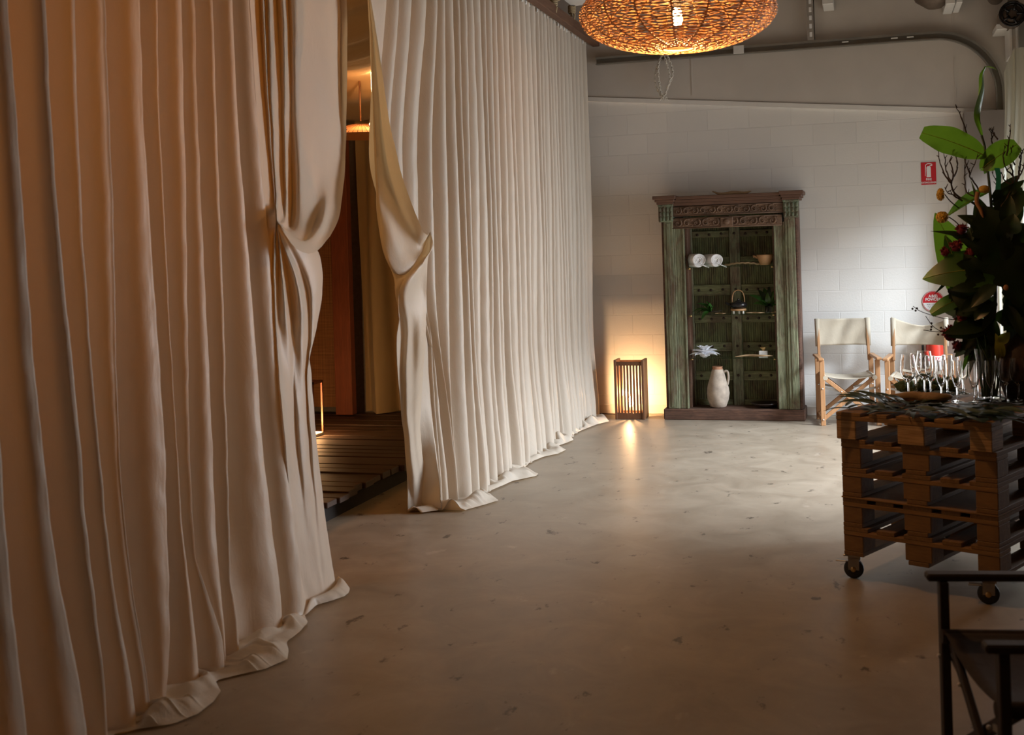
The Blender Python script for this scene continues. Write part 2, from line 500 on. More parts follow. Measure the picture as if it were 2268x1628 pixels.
# ================================================================== the room
WY = 11.75
g = MB(); g.box((-8.5, -4.5, -0.12), (6.5, 12.6, 0)); struct(g.build('floor', 'concrete'))
# block wall; its head rakes down to the right
def rake(x): return 3.197 + (x + 2.732) * (2.858 - 3.197) / (0.817 + 2.732)
g = MB(); g.prism([(-8.5, 0), (2.4, 0), (2.4, rake(2.4)), (-8.5, rake(-8.5))], WY, WY + .2); struct(g.build('wall_back', 'painted_blocks'))
g = MB(); g.prism([(-8.5, rake(-8.5)), (2.4, rake(2.4)), (2.4, 4.9), (-8.5, 4.9)], WY - .035, WY + .2)
pu = g.build('wall_upper', 'plaster'); struct(pu)
g = MB(); g.prism([(-8.5, rake(-8.5) - .045), (2.4, rake(2.4) - .045), (2.4, rake(2.4) - .003), (-8.5, rake(-8.5) - .003)], WY - .05, WY + .001); struct(g.build('trim_1', 'plaster_trim'))
# cover strips at the joints of the upper sheeting
g = MB()
for u, v0, v1 in ((1532, 120, 212), (2113, 130, 240), (2108, 0, 80)):
    a = at_y(u, v0, WY); b = at_y(u, v1, WY)
    g.box((a.x - .006, WY - .041, b.z), (a.x + .006, WY - .033, a.z))
struct(g.build('trim_2', 'plaster'))
g = MB(); g.box((-8.5, WY - .012, 0), (1.2, WY - .001, .09), ch=.004); struct(g.build('baseboard_back', 'plaster_trim'))
g = MB(); g.box((.86, WY - .22, 0), (1.36, WY - .036, 2.80)); struct(g.build('wall_pier', 'pier_paint'))
# right side wall with the tall garage opening (the light comes in here)
g = MB()
g.box((1.75, 11.45, 0), (1.95, WY + .01, 4.9)); g.box((1.75, 7.5, 2.75), (1.95, 11.45, 4.9)); g.box((1.75, -4.5, 0), (1.95, 7.5, 4.9))
struct(g.build('wall_right', 'side_paint'))
g = MB(); g.box((1.745, 11.35, 0), (1.97, 11.46, 2.76)); g.box((1.745, 7.49, 0), (1.97, 7.6, 2.76)); g.box((1.745, 7.49, 2.70), (1.97, 11.46, 2.78)); struct(g.build('trim_3', 'door_jamb'))
g = MB(); g.box((-8.7, -4.5, 0), (-8.5, 12.6, 4.9)); struct(g.build('wall_left', 'side_paint'))
g = MB(); g.box((-8.5, -4.7, 0), (1.95, -4.5, 4.9)); struct(g.build('wall_front', 'side_paint'))
g = MB(); g.box((-8.7, -4.7, 4.9), (1.95, 12.0, 5.05)); struct(g.build('ceiling', 'ceiling_paint'))
# pavement outside the opening
g = MB(); g.box((1.95, 5, -.10), (6.4, 14, .004)); struct(g.build('trim_4', 'concrete'))

# ------------------------------------------------------------------ garage door track along the wall
tr0 = thing('door_track', 'long grey steel door track under the plaster wall, curving down at the right', 'door track', (0, 0, 0))
def track_section(path, name, mat, w=.075, d=.05, th=.006):
    g = MB(); pts = [Vector(p) for p in path]; n = len(pts); rows = []
    prof = [(0, -w / 2), (0, w / 2), (-d, w / 2), (-d, w / 2 - .02), (-d + th, w / 2 - .02), (-d + th, w / 2 - th), (-th, w / 2 - th), (-th, -w / 2 + th), (-d + th, -w / 2 + th), (-d + th, -w / 2 + .012), (-d, -w / 2 + .012), (-d, -w / 2)]
    for i, p in enumerate(pts):
        dd = (pts[min(i + 1, n - 1)] - pts[max(i - 1, 0)]).normalized(); nn = Vector((-dd.z, 0, dd.x))
        rows.append([(p + nn * b + Vector((0, a, 0))) for a, b in prof] + [p + nn * prof[0][1] + Vector((0, prof[0][0], 0))])
    g.grid(rows, False); return g.build(name, mat, tr0)
tp = [(-2.56, 11.68, 3.53), (-1.5, 11.68, 3.53), (-.5, 11.68, 3.53), (.45, 11.68, 3.53)]
cxr, czr, R0 = .62, 3.53 - .56, .56
tp += [(cxr + R0 * math.sin(a), 11.68, czr + R0 * math.cos(a)) for a in [PI / 2 * k / 14 for k in range(1, 15)]]
tp += [(cxr + R0, 11.68, 2.0), (cxr + R0, 11.68, 0.02)]
track_section(tp, 'rail', 'steel_track')
for x in (-1.86, -.16, .28, .42):
    g = MB(); g.box((x - .03, 11.622, 3.524), (x + .03, 11.6265, 3.536)); g.build('slot', 'plaster_trim', tr0)
g = MB(); a = at_y(1636, 115, 11.62); g.box((a.x - .05, 11.612, 3.495), (a.x + .05, 11.628, 3.575), ch=.003); g.tube([(a.x, 11.605, 3.53), (a.x, 11.63, 3.53)], .008, 8); g.build('bracket_plate', 'white_plastic', tr0)
st = thing('hanger_strap', 'slotted grey steel strap hanging down to the door track', 'strap', (0, 0, 0))
a = at_y(1797, 97, 11.6)
g = MB(); g.box((a.x - .034, 11.60, 3.57), (a.x + .034, 11.606, 4.88)); g.box((a.x + .028, 11.60, 3.57), (a.x + .034, 11.64, 4.88)); g.build('slotted_angle', 'strap_steel', st)
zz = 3.60
while zz < 4.3:
    g = MB(); g.box((a.x - .014, 11.596, zz), (a.x + .010, 11.601, zz + .045), ch=.002); g.build('slot', 'sign_white', st); zz += .078

# white chain loop hanging below the track behind the lamp
ch = MB(); P = []
c0 = at_y(1466, 120, 11.60); c1 = at_y(1452, 160, 11.60); c2 = at_y(1453, 190, 11.60); c3 = at_y(1468, 216, 11.60); c4 = at_y(1478, 196, 11.60); c5 = at_y(1490, 160, 11.60); c6 = at_y(1478, 122, 11.60)
def chain(g, pts, link=.028, r=.004):
    n = max(2, int(sum((pts[i + 1] - pts[i]).length for i in range(len(pts) - 1)) / (link * .78)))
    s = smooth_poly(pts, n)
    for i in range(n):
        d = (s[i + 1] - s[i]).normalized(); c = (s[i] + s[i + 1]) / 2
        q = Vector((0, 1, 0)) if i % 2 else d.cross(Vector((0, 1, 0))).normalized()
        g.tube([c + d * (link * .62 * math.cos(a)) + q * (link * .30 * math.sin(a)) for a in [2 * PI * k / 10 for k in range(10)]], r, 5, closed=True)
chain(ch, [c0, c1, c2, c3, c4, c5, c6]); chain(ch, [c0, at_y(1458, 150, 11.585), at_y(1462, 195, 11.585), at_y(1470, 218, 11.585)])
chain(ch, [at_y(1477, 196, 11.60), at_y(1484, 172, 11.58), at_y(1472, 125, 11.58)])
for k in range(7): chain(ch, [at_y(1470, 210, 11.60), at_y(1462 + k * 3, 222 - (k % 3) * 3, 11.60)], .02, .003)
for q in (c0, c6): ch.tube([q + Vector((0, 0, .0)), q + Vector((0, 0, .03)), Vector((q.x, 11.66, 3.512))], .005, 6)
tag(ch.build('pull_chain', 'chain_plastic'), 'white plastic pull chain looped up below the woven lamp', 'chain')

# odd fittings high on the wall
g = MB(); a = at_y(1834, 9, 11.45); g.box((a.x - .05, 11.35, a.z - .02), (a.x + .05, 11.70, a.z + .5), ch=.006)
tag(g.build('cable_duct', 'white_plastic'), 'pale cable duct end high above the door track', 'duct')
ft = thing('wall_fan', 'dark round fitting on a pale bracket at the top edge above the track', 'fitting', (0, 0, 0))
a = at_y(2085, 0, 11.3)
g = MB(); g.lathe([(0, -.30), (.06, -.29), (.16, -.22), (.21, -.10), (.20, .03), (.14, .12), (0, .15)], 28, (a.x - .06, 11.35, a.z + .23)); g.build('housing', 'motor_metal', ft)
g = MB(); g.box((a.x + .03, 11.2, a.z - .06), (a.x + .11, 11.7, a.z + .5), ch=.005); g.box((a.x + .118, 11.2, a.z - .055), (a.x + .17, 11.7, a.z + .5), ch=.005); g.build('bracket', 'white_plastic', ft)
a = at_y(1280, 3, 10.6)
g = MB(); g.box((a.x - .09, 10.3, a.z - .02), (a.x + .12, 10.7, a.z + .10), ch=.01)
tag(g.build('light_batten', 'white_plastic'), 'end of a white batten beside the woven lamp, near the ropes', 'light batten')
mo = thing('door_motor', 'dark brown roller door motor at the upper right corner', 'motor', (0, 0, 0))
a = at_y(2238, 38, 11.3)
def ycyl(g, c, r, y0, y1, seg=28):
    m = Matrix.Translation(c) @ Matrix.Rotation(PI / 2, 4, 'X')
    g.lathe([(0, -y1), (r * .96, -y1), (r, -y1 + .01), (r, -y0 - .01), (r * .96, -y0), (0, -y0)], seg, (0, 0, 0), m)
g = MB(); ycyl(g, Vector((a.x, 0, a.z)), .105, 11.15, 11.40); g.build('drum', 'motor_metal', mo)
g = MB()
for rr_ in (.105, .085, .045): g.tube([(a.x + rr_ * math.cos(t_), 11.14, a.z + rr_ * math.sin(t_)) for t_ in [2 * PI * k / 28 for k in range(28)]], .008, 6, closed=True)
for k in range(5):
    t_ = 2 * PI * k / 5; g.tube([(a.x + .03 * math.cos(t_), 11.135, a.z + .03 * math.sin(t_)), (a.x + .09 * math.cos(t_), 11.135, a.z + .09 * math.sin(t_))], .011, 6)
g.build('wheel_cover', 'black_metal', mo)
g = MB(); ycyl(g, Vector((a.x + .14, 0, a.z + .19)), .13, 11.1, 11.6); ycyl(g, Vector((a.x - .09, 0, a.z + .24)), .07, 11.2, 11.60); g.build('gearbox', 'motor_metal', mo)
b = at_y(2206, 68, 11.35); c = at_y(2244, 125, 11.35)
g = MB(); g.box((b.x, 11.3, b.z), (c.x - .0, 11.68, b.z + .05), ch=.004); g.box((c.x - .03, 11.32, c.z), (c.x + .05, 11.68, b.z + .05), ch=.004); g.box((c.x - .03, 11.29, c.z), (c.x - .012, 11.32, b.z + .05)); g.box((c.x + .02, 11.29, c.z), (c.x + .035, 11.32, b.z + .05)); g.build('bracket', 'white_plastic', mo)

# pale sheer curtain at the garage opening
S = []
for i in range(121):
    s_ = i / 120; row = []
    for k in range(41):
        t_ = k / 40; z = 3.0 - 2.98 * t_
        x = 1.145 + .80 * s_ + .012 * math.sin(s_ * 30) - .05 * sstep(.0, .5, t_) * (1 - s_) + .03 * math.sin(t_ * 5 + 1) * (1 - s_)
        y = 11.20 - .55 * s_ + (.028 + .02 * t_) * math.sin(s_ * 62 + 1.2 * math.sin(t_ * 3))
        zt = 3.28 - .28 * (1 - min(1, s_ * 9)) ** 2 * .7
        row.append((x, y, .02 + (zt - .02) * (1 - t_)))
    S.append(row)
g = MB(); g.grid(S); tag(g.build('sheer_curtain', 'sheer_cloth'), 'pale sheer curtain glowing with daylight at the right edge behind the flowers', 'curtain')

# ================================================================== big tent curtains
XC = -2.66
RAILZ = 3.70
ZP = 1.83
def xfl(flare, x0=-2.625):
    return lambda z: x0 + flare * .55 * (1 - sstep(0, 1.15, z)) ** 1.5
def trace_y(tr, xf):
    """list of (z, y) from image trace of a crest"""
    out = []
    for u, v in tr:
        x = xf(1.5)
        for _ in range(5):
            p = at_x(u, v, x); x = xf(max(0, min(3.6, p.z)))
        out.append((p.z, p.y))
    out.sort(); return out
def interp(tab, z):
    if z <= tab[0][0]: return tab[0][1]
    if z >= tab[-1][0]:
        return tab[-1][1]
    for (a, ya), (b, yb) in zip(tab, tab[1:]):
        if a <= z <= b: return ya + (yb - ya) * (z - a) / (b - a + 1e-9)
NA, NB, NC = 46, 84, 14
HEM = None
def hemx(y):
    return interp(HEM, y)
def column(yf, xf, pud, pudy=0.0, zpin=ZP, zoff=0.0, bump=0.03):
    A = [Vector((xf(z), yf(z), z)) for z in [lerp(RAILZ, zpin, k / NA) for k in range(NA + 1)]]
    B = []
    for k in range(1, NB + 1):
        z = lerp(zpin, .012, k / NB); B.append(Vector((xf(z), yf(z), z)))
    C = []
    p = B[-1]
    pud = max(.015, hemx(p.y) - p.x)
    for k in range(1, NC + 1):
        t_ = k / NC; x_ = p.x + pud * t_
        rp = max(0, noise.noise(Vector((x_ * 9, p.y * 7, 2.2))) + .15) * .09 * min(1, pud / .12)
        C.append(Vector((x_, p.y + pudy * t_, .010 + bump * .6 * math.sin(t_ * PI) * min(1, pud / .1) + rp * math.sin(t_ * PI))))
    return A + B + C
def column_free(A, B, pud, pudy=0.0, bump=.02):
    Aw = [at_x(u, v, x) for u, v, x in A]; top = Aw[0].copy(); top.z = RAILZ; top.x = min(top.x, -2.635)
    vl = B[-1][1]; E_ = at_z(B[-1][0], vl, .012)
    Bw = [at_x(u, v, lerp(x, E_.x, sstep(vl - 420, vl, v))) for u, v, x in B[:-1]] + [E_]
    a = smooth_poly([top] + Aw, NA); b = smooth_poly(Bw, NB)[1:]
    p = b[-1]; C = [Vector((p.x + pud * k / NC, p.y + pudy * k / NC, .012 + bump * math.sin(k / NC * PI))) for k in range(1, NC + 1)]
    return a + b + C
def weave_columns(cols, per=6, jit=0.004, seed=3):
    """cols: list of key columns -> fine grid with small creases"""
    n = len(cols); rows = []
    m = len(cols[0])
    for i in range(n - 1):
        c0 = cols[max(i - 1, 0)]; c1 = cols[i]; c2 = cols[i + 1]; c3 = cols[min(i + 2, n - 1)]
        for k in range(per if i < n - 2 else per + 1):
            t_ = k / per; row = []
            for j in range(m):
                p = cr(c0[j], c1[j], c2[j], c3[j], t_)
                q = Vector((p.x * 2, p.y * 5 + seed, p.z * 1.4))
                d = noise.noise(q) * jit * 1.1 + noise.noise(Vector((p.y * 13 + p.z * 4, p.z * 6, seed))) * jit + noise.noise(Vector((p.y * 30 - p.z * 11, p.z * 13, seed + 4))) * jit * .35
                if p.z < .05: d *= .3
                p.x += d; p.z = max(p.z, .006)
                row.append(p)
            rows.append(row)
    return rows

# --- left panel: crest traces (photo survey), depth and floor flare of every fold
HEM = [(2.0, -2.40), (3.2, -2.42), (3.42, -2.46), (3.57, -2.58), (3.63, -2.52), (3.70, -2.42), (3.80, -2.385), (3.92, -2.39), (4.02, -2.42), (4.12, -2.50), (4.20, -2.44), (4.28, -2.37), (4.40, -2.335), (4.50, -2.38), (4.60, -2.44), (4.74, -2.45), (4.86, -2.47), (4.97, -2.54), (5.06, -2.51), (5.24, -2.47), (6, -2.5)]
LT = [
 ([(-900, 0), (-900, 1000)], .08, .12, .05),
 ([(-600, 0), (-600, 1000)], .08, .12, .05),
 ([(-400, 0), (-400, 1000)], .08, .12, .05),
 ([(-260, 0), (-260, 1000)], .08, .12, .05),
 ([(-150, 0), (-140, 800), (-130, 1000)], .08, .12, .05),
 ([(-60, 0), (-25, 800), (0, 1000), (60, 1628)], .07, .12, .05),
 ([(15, 0), (30, 200), (52, 500), (73, 800), (93, 1000), (132, 1300), (190, 1600)], .09, .14, .05),
 ([(98, 0), (110, 250), (128, 500), (157, 800), (177, 1000), (205, 1300), (237, 1625)], .09, .15, .02),
 ([(162, 0), (172, 300), (182, 550), (199, 800), (222, 1050), (248, 1290), (300, 1580)], .06, .13, .10),
 ([(230, 0), (240, 300), (250, 600), (253, 800), (262, 1050), (290, 1300), (330, 1560)], .07, .12, .12),
 ([(306, 0), (314, 280), (332, 560), (350, 800), (364, 1000), (372, 1270), (372, 1440), (365, 1535)], .12, .13, .16),
 ([(345, 0), (350, 280), (364, 560), (376, 800), (390, 1000), (405, 1200), (440, 1490)], .05, .12, .16),
 ([(400, 0), (406, 300), (411, 600), (413, 800), (417, 1000), (432, 1240), (492, 1415)], .08, .15, .15),
 ([(428, 0), (434, 250), (444, 500), (460, 800), (469, 1000), (480, 1230), (494, 1375)], .06, .10, .04),
 ([(468, 0), (476, 250), (488, 560), (496, 800), (502, 1000), (512, 1290), (525, 1370)], .08, .10, .10),
 ([(512, 0), (520, 200), (534, 400), (552, 620), (572, 850), (600, 1150), (625, 1365)], .05, .12, .12),
 ([(555, 0), (564, 160), (578, 360), (598, 560), (612, 800), (637, 1000), (656, 1180), (672, 1350)], .07, .13, .06),
]
cols = []; prev = None
for i, (trc, dep, fl, pud) in enumerate(LT):
    xf = xfl(fl); tab = trace_y(trc, xf); yf = (lambda tab: lambda z: interp(tab, z))(tab)
    cols_i = (yf, xf, dep, pud)
    if prev is not None:
        pyf, pxf, pdep, ppud = prev
        def mk(f, d, dp):
            return (lambda z: lerp(pyf(z), yf(z), f)), (lambda z: lerp(pxf(z), xf(z), f) - d * dp * 2.0 * (.55 + .45 * sstep(0, .9, z)))
        w_ = ((i * 37) % 10) / 10 * .22 - .05
        for f, d in ((.07, .50), (.24, 1.0), (.44 + w_ * .6, .78), (.60 + w_ * .8, .26), (.74 + w_ * .6, .03), (.89, -.045)):
            a, b = mk(f, d, max(pdep, dep))
            cols.append(column(a, b, lerp(ppud, pud, f) * .9, bump=.02))
    cols.append(column(yf, xf, pud))
    prev = cols_i
PX = -2.55
P_ = (612, 487, PX)
tA = [
 ([(575, 0, -2.72), (592, 300, -2.72), (603, 430, -2.66), (609, 485, PX - .02)], [(609, 490, PX - .02), (603, 560, -2.66), (606, 750, -2.68), (622, 950, -2.66), (650, 1180, -2.60), (680, 1345, -2.52)], .04),
 ([(583, 0, -2.62), (596, 260, -2.61), (606, 420, -2.58), (611, 486, PX)], [(611, 492, PX), (607, 560, -2.60), (611, 700, -2.61), (618, 820, -2.61), (632, 1000, -2.59), (655, 1200, -2.54), (684, 1340, -2.48)], .04),
 ([(590, 0, -2.70), (600, 260, -2.70), (608, 420, -2.64), (612, 486, PX - .01)], [(612, 492, PX - .01), (614, 560, -2.66), (617, 700, -2.68), (624, 850, -2.68), (640, 1000, -2.66), (662, 1200, -2.60), (692, 1335, -2.50)], .04),
 ([(597, 0, -2.62), (605, 260, -2.61), (611, 420, -2.58), (613, 486, PX + .01)], [(613, 492, PX + .01), (620, 560, -2.60), (632, 680, -2.61), (642, 800, -2.62), (655, 950, -2.60), (676, 1180, -2.56), (702, 1330, -2.47)], .05),
 ([(612, 0, -2.74), (622, 250, -2.74), (628, 420, -2.70), (622, 484, -2.60), (613, 487, PX)], [(613, 492, PX), (622, 540, -2.64), (640, 640, -2.69), (650, 760, -2.70), (660, 900, -2.69), (682, 1150, -2.63), (710, 1325, -2.52)], .05),
 ([(625, 0, -2.62), (631, 250, -2.62), (634, 460, -2.62), (626, 496, -2.57), (613, 488, PX + .01)], [(613, 492, PX + .01), (628, 545, -2.59), (652, 610, -2.58), (664, 680, -2.60), (668, 780, -2.63), (674, 900, -2.65), (692, 1150, -2.60), (716, 1322, -2.50)], .05),
 ([(638, 0, -2.73), (643, 250, -2.74), (646, 460, -2.72), (636, 505, -2.60), (614, 489, PX + .01)], [(614, 492, PX + .01), (636, 540, -2.61), (664, 600, -2.62), (680, 660, -2.62), (682, 760, -2.65), (680, 900, -2.67), (698, 1150, -2.62), (720, 1318, -2.52)], .05),
 ([(651, 0, -2.63), (657, 250, -2.63), (660, 470, -2.62), (648, 516, -2.56), (614, 490, PX + .02)], [(614, 493, PX + .02), (640, 530, -2.58), (672, 580, -2.57), (690, 645, -2.56), (690, 740, -2.60), (680, 850, -2.65), (688, 960, -2.65), (706, 1150, -2.60), (726, 1314, -2.50)], .06),
 ([(672, 0, -2.74), (676, 250, -2.74), (676, 480, -2.72), (658, 526, -2.60), (614, 491, PX + .02)], [(614, 493, PX + .02), (650, 528, -2.62), (684, 565, -2.63), (700, 625, -2.62), (700, 720, -2.62), (684, 830, -2.66), (690, 950, -2.66), (710, 1150, -2.60), (730, 1310, -2.50)], .06),
 ([(695, 0, -2.64), (699, 240, -2.64), (698, 460, -2.62), (678, 528, -2.55), (646, 520, -2.53), (615, 492, PX + .03)], [(615, 494, PX + .03), (650, 522, -2.57), (690, 548, -2.57), (708, 600, -2.56), (709, 670, -2.57), (698, 740, -2.61), (683, 800, -2.66), (692, 930, -2.66), (714, 1150, -2.60), (736, 1305, -2.50)], .05),
 ([(712, 0, -2.73), (714, 230, -2.74), (712, 420, -2.70), (694, 510, -2.60), (652, 526, -2.55), (616, 494, PX + .03)], [(616, 495, PX + .03), (655, 522, -2.60), (698, 548, -2.62), (712, 605, -2.60), (713, 670, -2.60), (702, 732, -2.62), (685, 790, -2.66), (694, 920, -2.66), (718, 1150, -2.60), (740, 1302, -2.51)], .03),
 ([(730, 0, -2.64), (733, 200, -2.64), (730, 380, -2.62), (712, 490, -2.55), (680, 533, -2.52), (645, 522, -2.51), (617, 496, PX + .04)], [(617, 497, PX + .04), (655, 530, -2.58), (700, 552, -2.63), (712, 600, -2.64), (712, 655, -2.63), (700, 728, -2.64), (684, 782, -2.68), (690, 830, -2.68), (698, 950, -2.67), (722, 1160, -2.61), (743, 1298, -2.52)], .02),
 ([(750, 0, -2.70), (753, 200, -2.70), (750, 350, -2.67), (735, 470, -2.58), (705, 535, -2.52), (660, 540, -2.50), (618, 498, PX + .04)], [(618, 499, PX + .04), (655, 532, -2.62), (700, 555, -2.67), (712, 600, -2.67), (712, 652, -2.66), (699, 728, -2.67), (683, 780, -2.70), (688, 830, -2.71), (697, 950, -2.70), (722, 1160, -2.64), (743, 1296, -2.55)], .0),
 ([(768, 0, -2.63), (769, 180, -2.63), (766, 320, -2.62), (755, 460, -2.56), (732, 520, -2.52), (695, 560, -2.50), (655, 550, -2.49), (619, 500, PX + .05)], [(619, 501, PX + .05), (652, 540, -2.60), (700, 560, -2.69), (711, 600, -2.69), (711, 650, -2.68), (698, 726, -2.69), (682, 778, -2.72), (686, 830, -2.73), (696, 950, -2.72), (720, 1160, -2.66), (741, 1294, -2.57)], .0),
]
for i, (A, B, pud) in enumerate(tA):
    if i in (8, 10): continue
    A = [(u, v, lerp(x, -2.645, .0 if v > 440 else .35 if v < 230 else .75)) for u, v, x in A]
    if i >= 5: B = [(u, v, lerp(x, -2.61, .55 if v < 640 else lerp(.55, .92, sstep(640, 800, v)))) for u, v, x in B]
    B = [(u, v, x if v < 560 else lerp(x, -2.605 - (.03 if i in (0, 12, 13) else .018 if i in (3, 6) else 0), sstep(520, 900, v) * .95)) for u, v, x in B]
    B[-1] = (B[-1][0], B[-1][1], -2.565)
    cols.append(column_free(A, B, .03 + .07 * math.sin(PI * min(1, i / 12.0)), pudy=.03, bump=.035))
g = MB(); g.grid(weave_columns(cols, 5, .0040, 3))
lc = g.build('tent_curtain', 'curtain_cloth'); tag(lc, 'nearest off-white floor-length curtain on the left, its edge pinned back in a swag', 'curtain', None)

# --- right panel
tB = [
 # free edge of the flap thrown forward, then the rolled leading fold
 ([(822, 0, -2.52), (836, 90, -2.52), (849, 180, -2.52), (861, 262, -2.51), (876, 330, -2.50), (894, 402, -2.49), (922, 478, -2.47), (941, 520, -2.45), (953, 513, -2.44)],
  [(953, 515, -2.44), (960, 545, -2.43), (948, 572, -2.45), (945, 640, -2.47), (943, 740, -2.49), (937, 830, -2.51), (932, 950, -2.50), (944, 1050, -2.46), (972, 1105, -2.42)], .05),
 ([(820, 0, -2.54), (833, 90, -2.54), (845, 180, -2.54), (856, 270, -2.54), (869, 350, -2.54), (886, 420, -2.53), (912, 490, -2.50), (935, 532, -2.47), (951, 518, -2.45)],
  [(951, 519, -2.45), (954, 552, -2.44), (938, 582, -2.46), (932, 640, -2.50), (930, 740, -2.54), (925, 840, -2.56), (922, 950, -2.55), (936, 1050, -2.50), (962, 1112, -2.44)], .05),
 ([(819, 0, -2.57), (830, 90, -2.58), (840, 190, -2.59), (850, 290, -2.59), (862, 380, -2.59), (880, 450, -2.57), (905, 510, -2.53), (930, 544, -2.49), (949, 522, -2.46)],
  [(949, 524, -2.46), (946, 560, -2.46), (925, 600, -2.47), (912, 650, -2.49), (914, 740, -2.55), (912, 850, -2.54), (914, 950, -2.52), (928, 1050, -2.49), (950, 1118, -2.44)], .05),
 ([(818, 0, -2.58), (827, 100, -2.60), (836, 220, -2.61), (846, 330, -2.62), (858, 420, -2.61), (876, 490, -2.58), (900, 540, -2.54), (924, 560, -2.50), (946, 528, -2.47)],
  [(946, 530, -2.47), (934, 575, -2.48), (908, 618, -2.48), (896, 660, -2.52), (903, 740, -2.60), (900, 830, -2.56), (903, 930, -2.54), (918, 1050, -2.50), (938, 1124, -2.45)], .04),
 ([(817, 0, -2.58), (824, 100, -2.60), (832, 240, -2.62), (840, 360, -2.63), (850, 460, -2.62), (868, 530, -2.58), (895, 575, -2.54), (920, 580, -2.50), (940, 545, -2.48)],
  [(940, 548, -2.48), (918, 595, -2.50), (888, 630, -2.52), (884, 680, -2.55), (892, 740, -2.60), (892, 830, -2.57), (896, 930, -2.56), (911, 1050, -2.52), (926, 1128, -2.47)], .03),
 ([(816, 0, -2.59), (822, 100, -2.61), (828, 250, -2.63), (834, 380, -2.64), (841, 480, -2.64), (849, 545, -2.62), (868, 600, -2.58), (890, 610, -2.55), (905, 590, -2.53)],
  [(905, 592, -2.53), (892, 615, -2.55), (878, 640, -2.57), (881, 680, -2.57), (884, 735, -2.58), (884, 830, -2.59), (891, 930, -2.58), (906, 1050, -2.54), (915, 1130, -2.49)], .02),
 ([(815, 0, -2.62), (820, 100, -2.64), (826, 250, -2.66), (831, 380, -2.68), (836, 480, -2.68), (845, 545, -2.67), (852, 570, -2.66)],
  [(852, 572, -2.66), (866, 600, -2.63), (878, 640, -2.62), (886, 690, -2.60), (878, 738, -2.60), (880, 800, -2.62), (889, 900, -2.62), (901, 1040, -2.58), (903, 1133, -2.54)], .0),
 ([(824, 0, -2.66), (832, 120, -2.67), (842, 280, -2.68), (852, 420, -2.69), (864, 530, -2.70), (874, 560, -2.71)],
  [(874, 562, -2.71), (886, 640, -2.72), (894, 720, -2.72), (898, 800, -2.72), (906, 920, -2.70), (916, 1040, -2.66), (918, 1125, -2.60)], .0),
]
cols = []
for i, (A, B, pud) in enumerate(tB):
    tgt = -2.50 if i < 2 else -2.54 if i < 4 else -2.58
    if i < 7: B = [(u, v, lerp(x, tgt, sstep(560, 720, v) * .8)) for u, v, x in B]
    cols.append(column_free(A, B, .06 + .08 * math.sin(i / 7 * PI), pudy=-.01, bump=.03))
HEM = [(6.2, -2.55), (7.2, -2.52), (7.36, -2.45), (7.50, -2.40), (7.58, -2.45), (7.75, -2.56), (8.0, -2.52), (8.15, -2.50), (8.36, -2.38), (8.46, -2.39), (8.56, -2.55), (8.9, -2.58), (9.15, -2.54), (9.30, -2.46), (9.5, -2.44), (9.62, -2.57), (9.85, -2.52), (10.0, -2.50), (10.15, -2.58), (10.5, -2.56), (10.9, -2.50), (11.12, -2.42), (11.25, -2.47), (11.45, -2.56)]
rnd = random.Random(11)
ys = []; y = 6.40
while y < 11.42:
    ys.append(y); y += (.19 if y < 7.1 else .145) * rnd.uniform(.72, 1.32) * (1.0 if y < 9 else .95)
ys.append(11.50)
tails = {7.45: .22, 8.35: .26, 9.45: .20, 9.95: .16, 10.6: .14, 11.2: .24}
prev = None
for i, y in enumerate(ys):
    drift = rnd.uniform(-.02, .05); dep = rnd.uniform(.055, .10); fl = rnd.uniform(.05, .12)
    keep = rnd.random() < .62
    def mkf(y=y, drift=drift):
        if y < 7.35:
            low = 7.14 + (y - 6.3) * .24
            zg = interp([(6.2, 2.75), (6.25, 2.6), (6.35, 2.34), (6.45, 2.16), (6.65, 1.88), (6.82, 1.74), (7.4, 1.3)], y)
            return lambda z: lerp(low, y, sstep(zg - .9, zg, z))
        return lambda z: y + drift * (1 - z / 3.7) + .015 * math.sin(z * 2.1 + y * 9)
    def mkx(fl=fl, keep=keep, y=y):
        hid = 1 - sstep(7.0, 7.6, y)
        b = xfl(fl, -2.62)
        return lambda z: b(z) - (0 if keep else .025 * (1 - sstep(.3, 2.2, z))) - hid * .10 * (1 - sstep(2.2, 3.4, z))
    yf, xf = mkf(), mkx()
    pud = .03 + sum(amp * math.exp(-((y - yy) / .16) ** 2) for yy, amp in tails.items()) * (1 if y > 7.3 else 0)
    if prev is not None:
        pyf, pxf, pdep, ppud = prev
        w_ = ((i * 37) % 10) / 10 * .20 - .05
        for f, d in ((.08, .50), (.25, 1.0), (.46 + w_ * .6, .78), (.63 + w_ * .7, .24), (.80 + w_ * .4, -.03)):
            dp = max(pdep, dep) * (1.5 if y > 7.0 else .8)
            a = (lambda pyf=pyf, yf=yf, f=f: lambda z: lerp(pyf(z), yf(z), f))()
            b = (lambda pxf=pxf, xf=xf, f=f, d=d, dp=dp: lambda z: lerp(pxf(z), xf(z), f) - d * dp * (.55 + .45 * sstep(.2, 2.2, z)))()
            cols.append(column(a, b, lerp(ppud, pud, f), pudy=.02, zpin=1.80, bump=.035))
    cols.append(column(yf, xf, pud, pudy=.02, zpin=1.80, bump=.035)); prev = (yf, xf, dep, pud)
g = MB(); g.grid(weave_columns(cols, 4, .0028, 9))
rc = g.build('tent_curtain', 'curtain_cloth'); tag(rc, 'far off-white floor-length curtain running to the block wall, flap pinned on its front', 'curtain', None)
gl = []
gp = MB(); gp.box((-.008, -.014, -.045), (.006, .014, .0), ch=.003); gp.box((-.004, -.006, 0), (.004, .006, .014))
g0 = gp.build('curtain_glider', 'white_plastic', rc, (-2.635, 6.4, RAILZ + .015))
yy = 6.52
